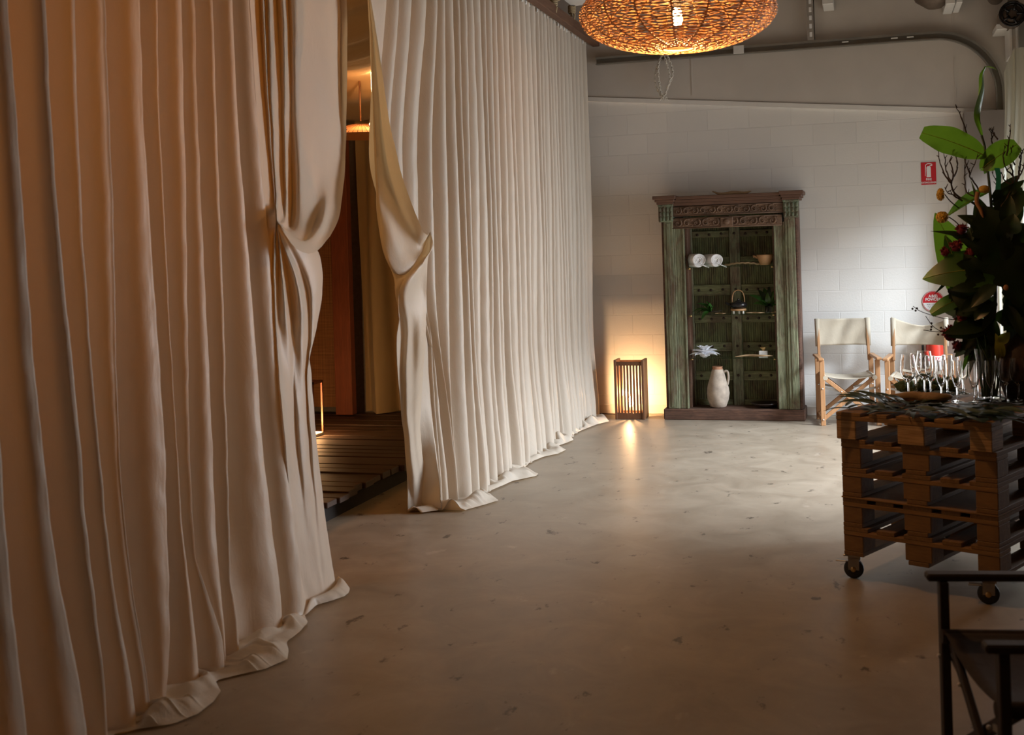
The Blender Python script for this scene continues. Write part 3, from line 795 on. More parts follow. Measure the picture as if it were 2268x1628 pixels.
while yy < 11.5:
    c = g0.copy(); COL.objects.link(c); c.parent = rc; c.location = (-2.625 + rnd.uniform(-.004, .004), yy, RAILZ + .015); yy += .118 * rnd.uniform(.85, 1.1)

rail = thing('curtain_rail', 'dark timber beam with a white curtain track below it, hung on ropes', 'curtain rail', (0, 0, 0))
g = MB(); g.box((-2.60, 1.5, 3.685), (-2.53, 11.70, 3.775), ch=.004); g.build('beam', 'rail_timber', rail)
g = MB(); g.box((-2.655, 1.5, RAILZ + .022), (-2.612, 11.55, RAILZ + .048)); g.build('track', 'white_plastic', rail)
def rope(pts, knot, label):
    r_ = thing('hanging_rope', label, 'rope', (0, 0, 0))
    g = MB()
    for pp in pts:
        s_ = smooth_poly(pp, 40); g.tube(s_, .009, 7)
        for ph in (0, PI):
            g.tube([p + Vector((math.cos(i * .9 + ph) * .006, math.sin(i * .9 + ph) * .006, 0)) for i, p in enumerate(s_)], .006, 5)
    g.build('cord', 'rope_fibre', r_)
    g = MB(); k = Vector(knot)
    for q in range(4): g.tube([k + Vector((.028 * math.cos(a), .028 * math.sin(a), q * .016 - .02 + .008 * math.sin(a * 2))) for a in [2 * PI * j / 12 for j in range(12)]], .010, 6, closed=True)
    g.tube([k, k + Vector((.03, -.02, -.05)), k + Vector((.02, -.01, -.09))], .009, 6)
    g.build('knot', 'rope_fibre', r_)
ya = at_x(1226, 38, -2.56)
rope([[Vector((-2.56, ya.y, 3.80)), Vector((-2.70, ya.y - .1, 4.25)), Vector((-2.9, ya.y - .25, 4.88))], [Vector((-2.55, ya.y, 3.80)), Vector((-2.30, ya.y + .25, 4.02)), Vector((-1.95, ya.y + .55, 4.4)), Vector((-1.7, ya.y + .8, 4.88))]], (-2.555, ya.y, 3.80), 'rope tied to the curtain beam in a spreading V, left of the other rope')
yb = at_x(1267, 70, -2.56)
rope([[Vector((-2.56, yb.y, 3.80)), Vector((-2.56, yb.y, 4.3)), Vector((-2.56, yb.y, 4.88))]], (-2.555, yb.y, 3.86), 'single knotted rope dropping straight to the end of the curtain beam')

# ================================================================== inside the tent
dk = thing('timber_deck', 'low dark timber platform inside the tent behind the opening', 'deck', (0, 0, 0))
yk = 2.3; rnd2 = random.Random(5)
g = MB(); g.box((-7.2, 2.3, .0), (-3.30, 10.62, .10)); g.build('frame', 'grout_dark', dk)
k = 0
while yk < 10.5:
    wv = .138; g = MB(); off = rnd2.uniform(-.02, .03)
    g.box((-7.2, yk, .115), (-3.235 + off, yk + wv, .155 + rnd2.uniform(-.003, .006)), ch=.004)
    g.build('plank', 'deck_timber', dk); yk += .155; k += 1
# far curtains of the tent
def plain_curtain(x0, x1, y, z0, z1, waves, amp, name, mat, label, ph=0):
    nx = int(waves * 14); R_ = []
    for i in range(nx + 1):
        s_ = i / nx; row = []
        for j in range(31):
            t_ = j / 30; z = lerp(z1, z0, t_)
            a_ = amp * (.6 + .6 * t_) * (1 + .5 * math.sin(s_ * 9 + ph))
            row.append((lerp(x0, x1, s_) + .01 * math.sin(z * 2 + i), y + a_ * math.sin(s_ * waves * 2 * PI + .8 * math.sin(t_ * 2 + s_ * 5) + ph), z))
        R_.append(row)
    g = MB(); g.grid(R_); return tag(g.build(name, mat), label, 'curtain')
plain_curtain(-4.66, -2.85, 10.45, .17, 3.3, 6.5, .07, 'inner_curtain', 'tent_inner_cloth', 'dim golden curtain at the far end inside the tent, right of the red post')
g = MB(); g.box((-4.87, 10.28, .163), (-4.695, 10.38, 2.9), ch=.006)
tag(g.build('timber_post', 'post_timber'), 'reddish square timber post between bamboo blind and golden curtain', 'post')
g = MB(); g.box((-6.6, 10.42, .22), (-4.80, 10.435, 3.3)); tag(g.build('bamboo_blind', 'bamboo'), 'brown bamboo slat blind hanging left of the red post inside the tent', 'blind')
g = MB(); g.box((-7.25, 10.66, 0), (-2.86, 10.70, 3.5)); struct(g.build('wall_tent_end', 'door_jamb'))
# draped ceiling cloth
R_ = []
for i in range(61):
    row = []
    for j in range(81):
        x = lerp(-7.2, -2.80, i / 60); y = lerp(2.0, 10.6, j / 80)
        z = 3.42 - .22 * abs(math.sin((y - 2) * .9)) + .05 * math.sin(x * 5 + y * 2.0) + .03 * math.sin(y * 11 + x * 1.5) - .25 * math.sin(PI * i / 60)
        row.append((x, y, z))
    R_.append(row)
g = MB(); g.grid(R_); tag(g.build('ceiling_drape', 'ceiling_cloth'), 'orange-lit cloth draped as a ceiling inside the tent', 'drape')
# paper parasol lamp shade glimpsed through the opening
sh = thing('parasol_lamp', 'ribbed orange paper parasol lamp hanging inside the tent opening', 'lamp', (0, 0, 0))
pc = at_y(800, 302, 9.3)
g = MB(); g.lathe([(.02, .10), (.10, .09), (.22, .055), (.36, 0.0)], 48, (pc.x, pc.y, pc.z)); g.build('shade', 'shade_paper', sh)
g = MB()
for k in range(56):
    a_ = 2 * PI * k / 56; g.tube([(pc.x + r_ * math.cos(a_), pc.y + r_ * math.sin(a_), pc.z + z_ + .004) for r_, z_ in ((.02, .10), (.10, .09), (.22, .055), (.365, -.002))], .0022, 4)
g.build('rib', 'lantern_wood', sh)
g = MB(); g.tube([(pc.x, pc.y, pc.z + .13), (pc.x, pc.y, pc.z + .75)], .008, 6); g.build('cord', 'lantern_wood', sh)
b1 = at_y(826, 268, 9.1)
g = MB(); g.lathe([(0, -.06), (.02, -.055), (.032, -.03), (.02, .01), (.01, .03), (0, .035)], 16, (b1.x, b1.y, b1.z)); g.tube([(b1.x, b1.y, b1.z + .03), (b1.x, b1.y, b1.z + .6)], .006, 6)
tag(g.build('bare_bulb', 'small_bulb_glow'), 'small glowing bulb hanging above the parasol lamp in the tent', 'bulb')
point('bulb_light', (b1.x - .1, b1.y - .05, b1.z + .04), 5, (1.0, .42, .12), .04)
# small lamp on the deck
lp = thing('deck_lamp', 'small glowing square lamp standing on the deck behind the left curtain edge', 'lamp', (0, 0, 0))
d0 = at_z(688, 965, .16)
g = MB(); g.box((d0.x - .10, d0.y - .10, .158), (d0.x + .085, d0.y + .085, .185), ch=.004); g.build('base', 'white_jar', lp)
g = MB()
for sx in (-.10, .07):
    for sy in (-.10, .07): g.box((d0.x + sx, d0.y + sy, .185), (d0.x + sx + .015, d0.y + sy + .015, .62))
for zz in (.60,): g.box((d0.x - .10, d0.y - .10, zz), (d0.x + .085, d0.y + .085, zz + .02))
g.build('frame', 'post_timber', lp)
g = MB(); g.blob((d0.x, d0.y, .40), .028, 12, 8, sc=(1, 1, 1.4)); g.tube([(d0.x, d0.y, .44), (d0.x, d0.y, .60)], .014, 8); g.build('bulb', 'small_bulb_glow', lp)
point('deck_lamp_light', (d0.x + .02, d0.y, .29), 9, WARM, .04)
# further lamps hanging deeper in the tent
point('tent_light_near', (-4.2, 4.0, 2.5), 50, (1.0, .46, .12), .15)
point('tent_light_mid', (-4.6, 6.8, 2.3), 4, WARM, .15)

# ================================================================== woven pendant lamp
def pendant(cx_, cy_, cz_, R_, label, detail=True, power=55):
    pl = thing('woven_pendant_lamp', label, 'lamp', (cx_, cy_, cz_), 0, None)
    b_ = R_ * .36; r2 = random.Random(21); g = MB()
    rings = 70 if detail else 24; nrib = 34
    th0 = math.asin(.15); n_seg = 150 if detail else 60
    for i in range(rings):
        s_ = i / (rings - 1); th = lerp(PI - th0, .20, s_)      # from bottom hole to crown
        for lay in range(1):
            pts = []; ph = r2.uniform(0, 6.28); rr_ = R_ * .0056 * r2.uniform(.7, 1.25)
            for k in range(n_seg):
                a_ = 2 * PI * k / n_seg
                t2 = th + .010 * math.sin(a_ * 5 + ph) + .022 * noise.noise(Vector((math.cos(a_) * 3, math.sin(a_) * 3, i * .9)))
                wv = .009 * R_ / .44 * (1 if i % 2 else -1) * math.sin(a_ * nrib / 2)
                e = .82
                sx = math.copysign(abs(math.sin(t2)) ** e, math.sin(t2)); cz = math.copysign(abs(math.cos(t2)) ** 1.0, math.cos(t2))
                rad = R_ * sx + wv
                pts.append((rad * math.cos(a_), rad * math.sin(a_), b_ * cz + wv * .5))
            g.tube(pts, rr_, 5, closed=True)
    g.build('woven_shade', 'rattan', pl)
    g = MB()
    for k in range(nrib // 2):
        a_ = 2 * PI * k / (nrib // 2); pts = []
        for q in range(26):
            th = lerp(PI - th0, .16, q / 25); rad = (R_ - .006) * math.sin(th) ** .82
            pts.append((rad * math.cos(a_), rad * math.sin(a_), (b_ - .004) * math.cos(th)))
        g.tube(pts, .0042, 5)
    g.tube([(R_ * .16 * math.cos(a_), R_ * .16 * math.sin(a_), -b_ * .985) for a_ in [2 * PI * k / 40 for k in range(40)]], .005, 6, closed=True)
    g.build('rib', 'rattan', pl)
    g = MB(); g.lathe([(0, -.055), (.016, -.048), (.025, -.026), (.022, -.002), (.016, .025), (.013, .03), (0, .03)], 20); g.build('bulb', 'bulb_glow', pl)
    g = MB(); g.tube([(0, 0, .03), (0, 0, .09)], .02, 12); g.tube([(0, 0, .09), (0, 0, 4.88 - cz_)], .005, 6); g.build('socket_and_cord', 'black_rubber', pl)
    point('pendant_light', (cx_, cy_, cz_ - .10), power, WARM, .05)
    return pl
pc = at_y(1500, 32, 5.5)
pendant(pc.x, pc.y, pc.z, .445, 'large flat woven rattan pendant lamp glowing orange at the top', power=44)
pendant(.15, 2.3, 2.95, .445, 'added woven rattan pendant lamp, unseen above the frame, lighting the foreground', False, power=4)  # unseen copy of the pendant, added as warm light for the foreground

# ================================================================== carved green cabinet
CX = -1.272; CY = 11.36; CW = .655      # centre x, front plane, half width
cb_ = thing('carved_cabinet', 'tall weathered green and brown carved open cabinet against the block wall', 'cabinet', (CX, CY, 0))
def part(g, name, mat, par=None): return g.build(name, mat, par or cb_)
D = .36
g = MB(); g.box((-.660, -.012, 0), (.660, D, .105), ch=.008); part(g, 'plinth', 'plinth_wood')
for sx in (-1, 1):
    def bx(x0, x1, y0, y1, z0, z1, ch=.004):
        a_, b_ = sorted((sx * x0, sx * x1)); g.box((a_, y0, z0), (b_, y1, z1), ch=ch)
    g = MB(); bx(.520, .615, .0, .085, .105, 1.90, .006); bx(.550, .585, -.006, 0.001, .12, 1.88); part(g, 'outer_pilaster', 'green_wood')
    g = MB(); bx(.425, .516, .018, .10, .105, 1.845, .006); bx(.505, .520, .008, .05, .105, 1.86); bx(.420, .436, .010, .06, .105, 1.83, .003); part(g, 'inner_pilaster', 'green_wood')
    g = MB(); bx(.600, .642, .06, D - .001, .105, 2.05); bx(.615, .635, .02, .062, .105, 2.05); part(g, 'side_panel', 'plinth_wood')
    g = MB(); bx(.400, .424, .10, D - .03, .105, 1.83, .002); part(g, 'inner_lining', 'crown_wood')
    # capital block with carved leaves
    g = MB(); bx(.515, .655, -.018, .10, 1.90, 2.06, .008)
    for q in range(4):
        for w_ in range(3):
            x_ = .532 + q * .035; z_ = 1.925 + w_ * .045
            g.blob((sx * x_, -.018, z_), .019, 8, 6, sc=(.75, .55, 1.25))
    bx(.51, .66, -.026, .10, 2.045, 2.062, .004); bx(.518, .652, -.024, .10, 1.895, 1.912, .004)
    part(g, 'capital', 'capital_wood')
    # stepped crown over the pillars
    g = MB(); bx(.505, .668, -.030, D - .002, 2.062, 2.085, .003); bx(.495, .684, -.045, D - .001, 2.085, 2.110, .004); bx(.482, .702, -.060, D - .001, 2.110, 2.145, .004)
    part(g, 'crown_block', 'crown_wood')
g = MB(); g.box((-.52, -.012, 2.045), (.52, D - .004, 2.075), ch=.003); g.box((-.50, -.024, 2.075), (.50, D - .003, 2.105), ch=.004); g.box((-.484, -.034, 2.105), (.484, D - .003, 2.135), ch=.004); part(g, 'cornice', 'crown_wood')
# carved lintels
def carved(g, x0, x1, z0, z1, y):
    g.box((x0, y, z0), (x1, y + .06, z1), ch=.004)
    h = z1 - z0; x = x0 + h * .5; k = 0
    while x < x1 - h * .4:
        sgn = 1 if k % 2 else -1
        pts = []
        for q in range(22):
            a_ = q / 21 * 3.6 * PI; r_ = h * .38 * (1 - q / 26)
            pts.append((x + r_ * math.cos(a_ * .55 + sgn), y - .006, (z0 + z1) / 2 + sgn * r_ * math.sin(a_ * .55 + sgn)))
        g.tube(pts, [h * .085 * (1 - .4 * q / 21) for q in range(22)], 6)
        g.blob((x, y - .002, (z0 + z1) / 2), h * .10, 8, 6, sc=(1, .6, 1))
        for q in range(3): g.blob((x + h * .42, y - .001, z0 + h * (.25 + .25 * q)), h * .07, 7, 5, sc=(1.4, .6, .8))
        x += h * .84; k += 1
    for zz in (z0 + .006, z1 - .006): g.tube([(x0, y - .002, zz), (x1, y - .002, zz)], .005, 6)
g = MB(); carved(g, -.515, .515, 1.945, 2.040, .0); part(g, 'carved_frieze', 'carved_wood')
g = MB(); carved(g, -.525, .50, 1.825, 1.930, .006); g.box((-.07, -.010, 1.832), (.05, .02, 1.925), ch=.006); g.blob((-.01, -.012, 1.878), .030, 10, 8, sc=(1, .5, 1)); part(g, 'carved_lintel', 'carved_wood')
# back made from an old door: stiles, rails, boards
BY = .315
g = MB(); g.box((-.43, BY + .012, .10), (.43, BY + .03, 1.95)); 
for k in range(40):
    x = -.42 + k * .0215
    g.box((x, BY + .004, .10), (x + .017, BY + .013, 1.95))
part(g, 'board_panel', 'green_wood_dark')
def brd(x0, x1, z0, z1, y, mat, name):
    g = MB(); g.box((x0, y, z0), (x1, BY + .012, z1), ch=.004); return part(g, name, mat)
for x0, x1 in ((-.466, -.385), (-.025, .075), (.40, .478)): brd(x0, x1, .10, 1.95, BY - .030, 'green_wood', 'stile')
for z0, z1 in ((1.735, 1.80), (1.495, 1.545), (1.17, 1.275), (.905, .98), (.625, .715), (.345, .435), (.105, .16)):
    for x0, x1 in ((-.385, -.025), (.075, .40)):
        r_ = brd(x0, x1, z0, z1, BY - .018, 'green_rail_wood', 'rail')
for z in (1.765, 1.225, .945, .675, .392):
    for x in (-.43, -.33, -.215, -.10, .025, .13, .235, .335, .44):
        yb_ = BY - (.030 if x in (-.43, .025, .44) else .018)
        g = MB(); g.blob((x, yb_ - .002, z + .004 * math.sin(x * 40)), .013, 10, 6, sc=(1, .7, 1)); part(g, 'stud', 'iron_stud')
# glass shelves
for z in (1.457, 1.002, .585):
    g = MB(); g.box((-.413, .03, z - .008), (.413, BY - .032, z), ch=.001); part(g, 'glass_shelf', 'shelf_glass')
    for sx in (-1, 1):
        g = MB(); g.tube([(sx * .405, .10, z - .018), (sx * .38, .10, z - .018)], .008, 8); part(g, 'shelf_peg', 'brass')

# --- things on the shelves
def towel(x, y, z, ang, lab, R_=.098, L=.30):
    t_ = thing('rolled_towel', lab, 'towel', (x, y, z), ang, 'rolled towels on the top shelf')
    # spiral cross-section in XZ, extruded along Y (front at y=0)
    n = 150; turns = 4.2; prof = []
    for k in range(n + 1):
        q = k / n; a_ = -q * turns * 2 * PI - 1.2; r_ = .012 + (R_ - .012) * q ** .85
        r_ *= 1 + .03 * math.sin(a_ * 3)
        prof.append((r_ * math.cos(a_), r_ * math.sin(a_) * .93, r_))
    lo = min(p[1] for p in prof); 
    rows = []
    for j in range(13):
        yy_ = j / 12 * L; row = []
        for k, (px_, pz_, r_) in enumerate(prof):
            edge = -.012 * (1 - k / n) if j == 0 else 0
            rad = 1 - .03 * (1 if j in (0, 12) else 0)
            row.append((px_ * rad, yy_ - edge + .004 * math.sin(k * .5 + j), pz_ * rad - lo))
        rows.append(row)
    g = MB(); g.grid(rows)
    o = g.build('roll', 'towel_cloth', t_); md = o.modifiers.new('thick', 'SOLIDIFY'); md.thickness = .011; md.offset = 0
    g = MB(); g.lathe([(0, .0), (R_ * .86, .004), (R_ * .86, L - .03), (0, L - .026)], 28, (0, 0, 0), Matrix.Translation((0, .02, -lo)) @ Matrix.Rotation(-PI / 2, 4, 'X'))
    g.build('inner_layers', 'towel_cloth', t_)
    # loose corner hanging at the front
    rows = [[(lerp(.0, .075, i / 8) + .02, -.004 - .006 * math.sin(i * .8) - .01 * k / 8, .012 - .012 * k / 8 * (i / 8) - .002 * i) for k in range(9)] for i in range(9)]
    g = MB(); g.grid(rows); o = g.build('loose_corner', 'towel_cloth', t_); md = o.modifiers.new('thick', 'SOLIDIFY'); md.thickness = .008
a = at_y(1549, 590, CY + .03); towel(a.x, CY + .012, 1.458, .50, 'rolled white towel at the left end of the top shelf', .068, .21)
a = at_y(1588, 585, CY + .05); towel(a.x, CY + .035, 1.458, .58, 'rolled white towel right beside the pale bark piece on the top shelf', .064, .22)
def driftwood(name, lab, pts, rad, par=None, mat='driftwood', seg=9, fl=.5):
    s_ = smooth_poly(pts, 26); g = MB(); n = len(s_)
    vs = []; 
    rr_ = []
    for i in range(n):
        q = i / (n - 1); rr_.append(max(.0015, rad * (math.sin(PI * min(1, max(.03, q))) ** .5) * (1 + .25 * noise.noise(Vector((q * 6, rad * 50, len(pts)))))))
    g.tube(s_, rr_, seg); return tag(g.build(name, mat), lab, 'driftwood')
a = at_y(1605, 585, CY + .12); b = at_y(1690, 587, CY + .12)
g = MB(); rows = []
for i in range(25):
    q = i / 24; wdt = .06 * math.sin(PI * q) ** .6 + .002; x_ = lerp(a.x, b.x - .02, q)
    rows.append([(x_, CY + .13 + wdt * s_, 1.462 + .018 * math.sin(PI * q) + .012 * (s_ ** 2) + .003 * math.sin(i * 1.7)) for s_ in (-1, -.6, -.2, .2, .6, 1)])
g.grid(rows); o = g.build('bark_tray', 'driftwood'); md = o.modifiers.new('thick', 'SOLIDIFY'); md.thickness = .008
tag(o, 'flat pale bark piece lying in the middle of the top shelf', 'bark')
a = at_y(1695, 585, CY + .12)
bw = thing('wooden_bowl', 'orange-brown lidded wooden bowl with side handles on the top shelf', 'bowl', (a.x, CY + .12, 1.458))
g = MB(); g.lathe([(0, 0), (.045, 0), (.048, .006), (.066, .045), (.078, .085), (.080, .098), (.074, .099), (.066, .088), (0, .07)], 30); g.build('body', 'bowl_wood', bw)
g = MB(); g.lathe([(0, .100), (.03, .098), (.074, .090)], 24); g.tube([(0, 0, .098), (.002, 0, .125)], .004, 6); g.build('lid', 'bowl_wood', bw)
for sx in (-1, 1):
    g = MB(); g.tube([(sx * .070, 0, .070), (sx * .095, 0, .085), (sx * .112, 0, .082)], [.012, .011, .013], 8); g.build('handle', 'bowl_wood', bw)


def leaf(g, base, tip, width, up=(0, 0, 1), curl=.15, shape='oval', fold=.25, nl=14, nw=6, wave=.0, seed=0):
    """curved leaf blade from base to tip, midrib crease, real 3-D curl"""
    base = Vector(base); tip = Vector(tip); d = tip - base; L = d.length; d.normalize()
    up = Vector(up); side = d.cross(up)
    if side.length < 1e-4: side = d.cross(Vector((1, 0, 0)))
    side.normalize(); nrm = side.cross(d).normalized(); rows = []
    for i in range(nl + 1):
        t_ = i / nl
        if shape == 'oval': w_ = math.sin(PI * t_ ** .80) ** .75
        elif shape == 'lance': w_ = math.sin(PI * t_ ** .65) ** 1.1
        elif shape == 'blunt': w_ = (math.sin(PI * min(.93, t_ ** 1.1 * .93))) ** .55
        elif shape == 'split': w_ = math.sin(PI * t_ ** .8) ** .7 * (.62 + .38 * abs(math.cos(t_ * 26)))
        w_ = max(w_, .02) * width / 2
        c = base + d * (L * t_) + nrm * (curl * L * math.sin(PI * t_) * .9) - nrm * (curl * L * t_ * t_ * .7)
        row = []
        for k in range(-nw // 2, nw // 2 + 1):
            s_ = k / (nw / 2)
            row.append(c + side * (w_ * s_) + nrm * (fold * w_ * abs(s_) ** 1.3 + wave * width * math.sin(t_ * 17 + s_ * 2 + seed) * abs(s_)) - d * (0.12 * width * s_ * s_ * (1 - t_)))
        rows.append(row)
    g.grid(rows); return g


# middle shelf
a = at_y(1572, 695, CY + .10); lsp = thing('leaf_sprig', 'glossy green leaf sprig lying at the left of the middle shelf', 'leaves', (0, 0, 0))
B0 = at_y(1574, 693, CY + .08)
for u, v, dy, wd in ((1531, 688, .0, .035), (1545, 669, .05, .05), (1553, 690, -.03, .045), (1560, 672, .08, .05), (1566, 667, .12, .05), (1575, 664, .16, .045), (1556, 704, -.06, .05), (1582, 677, .10, .04), (1540, 692, -.02, .03)):
    g = MB(); T = at_y(u, v, CY + .08 - dy * .4); T.z = max(T.z, .99 if v < 700 else .96)
    if v > 700: T.y = CY - .01
    leaf(g, B0 + Vector((0, 0, .012)), T, wd, (0, -.5, 1), .18, 'oval', .3); g.build('leaf', 'leaf_gloss', lsp)
g = MB(); g.tube([B0 + Vector((0, 0, .01)), B0 + Vector((.06, .03, .012)), B0 + Vector((.10, .05, .02))], .004, 6); g.build('stem', 'twig', lsp)
kx = at_y(1636, 690, CY + .13).x
tv = thing('round_trivet', 'small round wooden trivet on stub legs under the black kettle', 'trivet', (kx, CY + .13, 1.003))
g = MB(); g.lathe([(0, .026), (.070, .026), (.074, .030), (.074, .042), (.070, .046), (0, .046)], 32); g.build('disc', 'bowl_wood', tv)
for k in range(3):
    a_ = PI / 2 + 2 * PI * k / 3 + .0; g = MB(); g.lathe([(.010, 0), (.009, .027)], 10, (.052 * math.cos(a_), .045 * math.sin(a_), 0)); g.lathe([(0, 0), (.010, 0)], 10, (.052 * math.cos(a_), .045 * math.sin(a_), 0)); g.build('leg', 'white_jar', tv)
kt = thing('black_kettle', 'flat black kettle with a bent cane handle on the middle shelf', 'kettle', (kx, CY + .13, 1.050))
g = MB(); g.lathe([(0, 0), (.045, 0), (.072, .014), (.084, .032), (.078, .050), (.050, .064), (.030, .067), (0, .068)], 36); g.build('body', 'black_metal', kt)
g = MB(); g.lathe([(.032, .067), (.030, .073), (.010, .077), (.010, .086), (.013, .092), (0, .095)], 20); g.build('lid', 'black_metal', kt)
g = MB(); g.tube([(-.070, 0, .035), (-.105, 0, .045), (-.122, 0, .062)], [.016, .012, .008], 10); g.build('spout', 'black_metal', kt)
g = MB(); g.tube(smooth_poly([(-.058, 0, .055), (-.056, 0, .105), (-.040, 0, .155), (0, 0, .175), (.040, 0, .155), (.056, 0, .105), (.058, 0, .055)], 24), .005, 8)
g.build('handle', 'bowl_wood', kt)
vx = at_y(1702, 694, CY + .12).x
gv = thing('glass_tumbler_vase', 'small dark glass vase holding leaves at the right of the middle shelf', 'vase', (vx, CY + .12, 1.003))
g = MB(); g.lathe([(0, .0), (.030, 0), (.032, .004), (.031, .085), (.028, .085), (.028, .008), (0, .008)], 24); g.build('wall', 'clear_glass', gv)
lb = thing('leaf_bunch', 'bunch of broad dark green leaves in the small shelf vase', 'leaves', (0, 0, 0))
B0 = Vector((vx, CY + .12, 1.07))
for u, v, dy, wd, mt in ((1661, 651, .0, .05, 'leaf_gloss'), (1668, 671, -.02, .05, 'leaf_mid'), (1680, 640, .05, .055, 'leaf_dark'), (1692, 636, .08, .055, 'leaf_mid'), (1704, 634, .05, .05, 'leaf_dark'), (1718, 640, .04, .055, 'leaf_mid'), (1732, 656, .0, .05, 'leaf_mid'), (1726, 674, -.03, .05, 'leaf_gloss'), (1712, 678, -.04, .05, 'leaf_dark'), (1688, 665, -.05, .05, 'leaf_gloss'), (1696, 676, -.06, .04, 'leaf_gloss'), (1700, 648, -.02, .05, 'leaf_mid'), (1722, 648, .08, .05, 'leaf_dark'), (1676, 655, .06, .05, 'leaf_dark')):
    g = MB(); T = at_y(u, v, CY + .12 + dy); leaf(g, B0 + (T - B0) * .12, T, wd, (0, -.6, .8), .15, 'oval', .2); g.build('leaf', mt, lb)
g = MB()
for k in range(5): g.tube([Vector((vx + .01 * math.cos(k * 1.3), CY + .12 + .01 * math.sin(k * 1.3), 1.014)), B0 + Vector((.006 * math.sin(k * 2), .006 * math.cos(k), .03))], .003, 5)
g.build('stem', 'twig', lb)
def stick(u0, v0, u1, v1, y, z, r, lab, mid=0, rz=0):
    a_ = at_y(u0, v0, y); b_ = at_y(u1, v1, y); a_.z = z + r; b_.z = z + r + rz
    m1 = a_.lerp(b_, .35) + Vector((0, .02, mid)); m2 = a_.lerp(b_, .7) + Vector((0, -.015, mid * .6))
    return driftwood('driftwood_stick', lab, [a_, m1, m2, b_], r)
stick(1583, 688, 1608, 692, CY + .05, 1.003, .006, 'short thin stick left of the kettle on the middle shelf')
stick(1652, 691, 1694, 692, CY + .06, 1.003, .007, 'thin stick between kettle and leaf vase on the middle shelf')
stick(1708, 692, 1733, 690, CY + .05, 1.003, .007, 'thin stick right of the leaf vase on the middle shelf', rz=.012)
stick(1628, 790, 1712, 786, CY + .04, .586, .011, 'long grey driftwood stick on the lowest glass shelf', mid=.008, rz=.008)
driftwood('driftwood_stick', 'curved driftwood piece on top of the cabinet', [at_y(1578, 424, CY + .05), at_y(1598, 430, CY + .05), at_y(1625, 427, CY + .05), at_y(1650, 427, CY + .05), at_y(1664, 423, CY + .05)], .018, fl=.4)
# folded napkin lotus
lx = at_y(1561, 792, CY + .07).x
lo_ = thing('napkin_lotus', 'white folded cloth lotus flower on the lowest glass shelf', 'folded napkin', (lx, CY + .08, .586))
for ring, (n, L, el, wd, off) in enumerate(((8, .150, .12, .085, .2), (8, .140, .48, .085, .55), (6, .125, .95, .08, .2), (4, .10, 1.25, .07, .6))):
    for k in range(n):
        a_ = off + 2 * PI * k / n; d_ = Vector((math.cos(a_) * math.cos(el), math.sin(a_) * math.cos(el) * .7, math.sin(el)))
        g = MB(); leaf(g, Vector((0, 0, .012)) + d_ * .02, d_ * L + Vector((0, 0, .018)), wd, Vector((-math.cos(a_) * .3, -math.sin(a_) * .3, 1)) if el < 1 else (-math.cos(a_), -math.sin(a_), .3), .12, 'oval', .5, 10, 6)
        g.build('petal', 'napkin_cloth', lo_)
g = MB(); g.blob((0, 0, .03), .04, 12, 8, wob=.3, sc=(1.2, 1, .7)); g.build('core', 'napkin_cloth', lo_)
jx = at_y(1691, 790, CY + .10).x
jr = thing('white_jar', 'small square white jar on the lowest glass shelf', 'jar', (jx, CY + .10, .586))
g = MB(); g.box((-.042, -.03, 0), (.042, .03, .016), ch=.003); g.box((-.040, -.028, .018), (.040, .028, .062), ch=.004); g.build('body', 'white_jar', jr)
gb = thing('gold_bowl', 'tiny gold footed bowl standing on the white jar', 'bowl', (jx, CY + .10, .648))
g = MB(); g.lathe([(0, 0), (.014, 0), (.010, .008), (.022, .016), (.032, .030), (.030, .034), (.018, .026), (0, .022)], 24); g.build('cup', 'brass', gb)
# jug
jx = at_y(1590, 890, CY + .08).x
jg = thing('clay_jug', 'rough pale clay jug with one handle on the cabinet floor', 'jug', (jx, CY + .12, .106))
g = MB(); g.lathe([(0, 0), (.060, 0), (.078, .012), (.100, .075), (.108, .135), (.100, .19), (.083, .26), (.064, .325), (.052, .365)], 40, wob=.05); g.build('body', 'clay', jg)
g = MB(); g.lathe([(.052, .362), (.047, .380), (.050, .392), (.044, .393), (.040, .378), (.045, .36), (.05, .25)], 40, wob=.03); g.build('rim', 'terracotta', jg)
g = MB(); g.tube(smooth_poly([(.055, 0, .335), (.085, 0, .350), (.100, 0, .325), (.101, 0, .270), (.090, 0, .215)], 18), .011, 10); g.build('handle', 'clay', jg)
dx = at_y(1695, 890, CY + .12).x
g = MB(); g.lathe([(0, 0), (.05, 0), (.055, .008), (.10, .022), (.135, .040), (.137, .046), (.12, .040), (.06, .022), (0, .020)], 36, wob=.05)
tag(g.build('dark_dish', 'dark_dish', None, (dx, CY + .15, .106)), 'shallow dark dish on the cabinet floor right of the jug', 'dish')

# ================================================================== slatted floor lantern
LX0, LX1, LY0, LY1 = -2.405, -2.115, 11.33, 11.55
ln = thing('slatted_lantern', 'brown slatted wooden lantern glowing on the floor beside the cabinet', 'lantern', ((LX0 + LX1) / 2, LY0, 0))
hw = (LX1 - LX0) / 2; dp_ = LY1 - LY0; Hh = .575
for sx in (-1, 1):
    g = MB(); a_, b_ = sorted((sx * hw, sx * (hw - .022))); g.box((a_, 0, 0), (b_, dp_, Hh), ch=.002); g.build('side_board', 'lantern_wood', ln)
for y0 in (.012,):
    for k in range(8):
        x = lerp(-hw + .030, hw - .046, k / 7)
        g = MB(); g.box((x, y0, .02), (x + .016, y0 + .016, Hh - .03), ch=.001); g.build('slat', 'lantern_wood', ln)
for k in (0, 4):
    x = lerp(-hw + .030, hw - .046, k / 4)
    g = MB(); g.box((x, dp_ - .03, .02), (x + .016, dp_ - .014, Hh - .03)); g.build('back_slat', 'lantern_wood', ln)
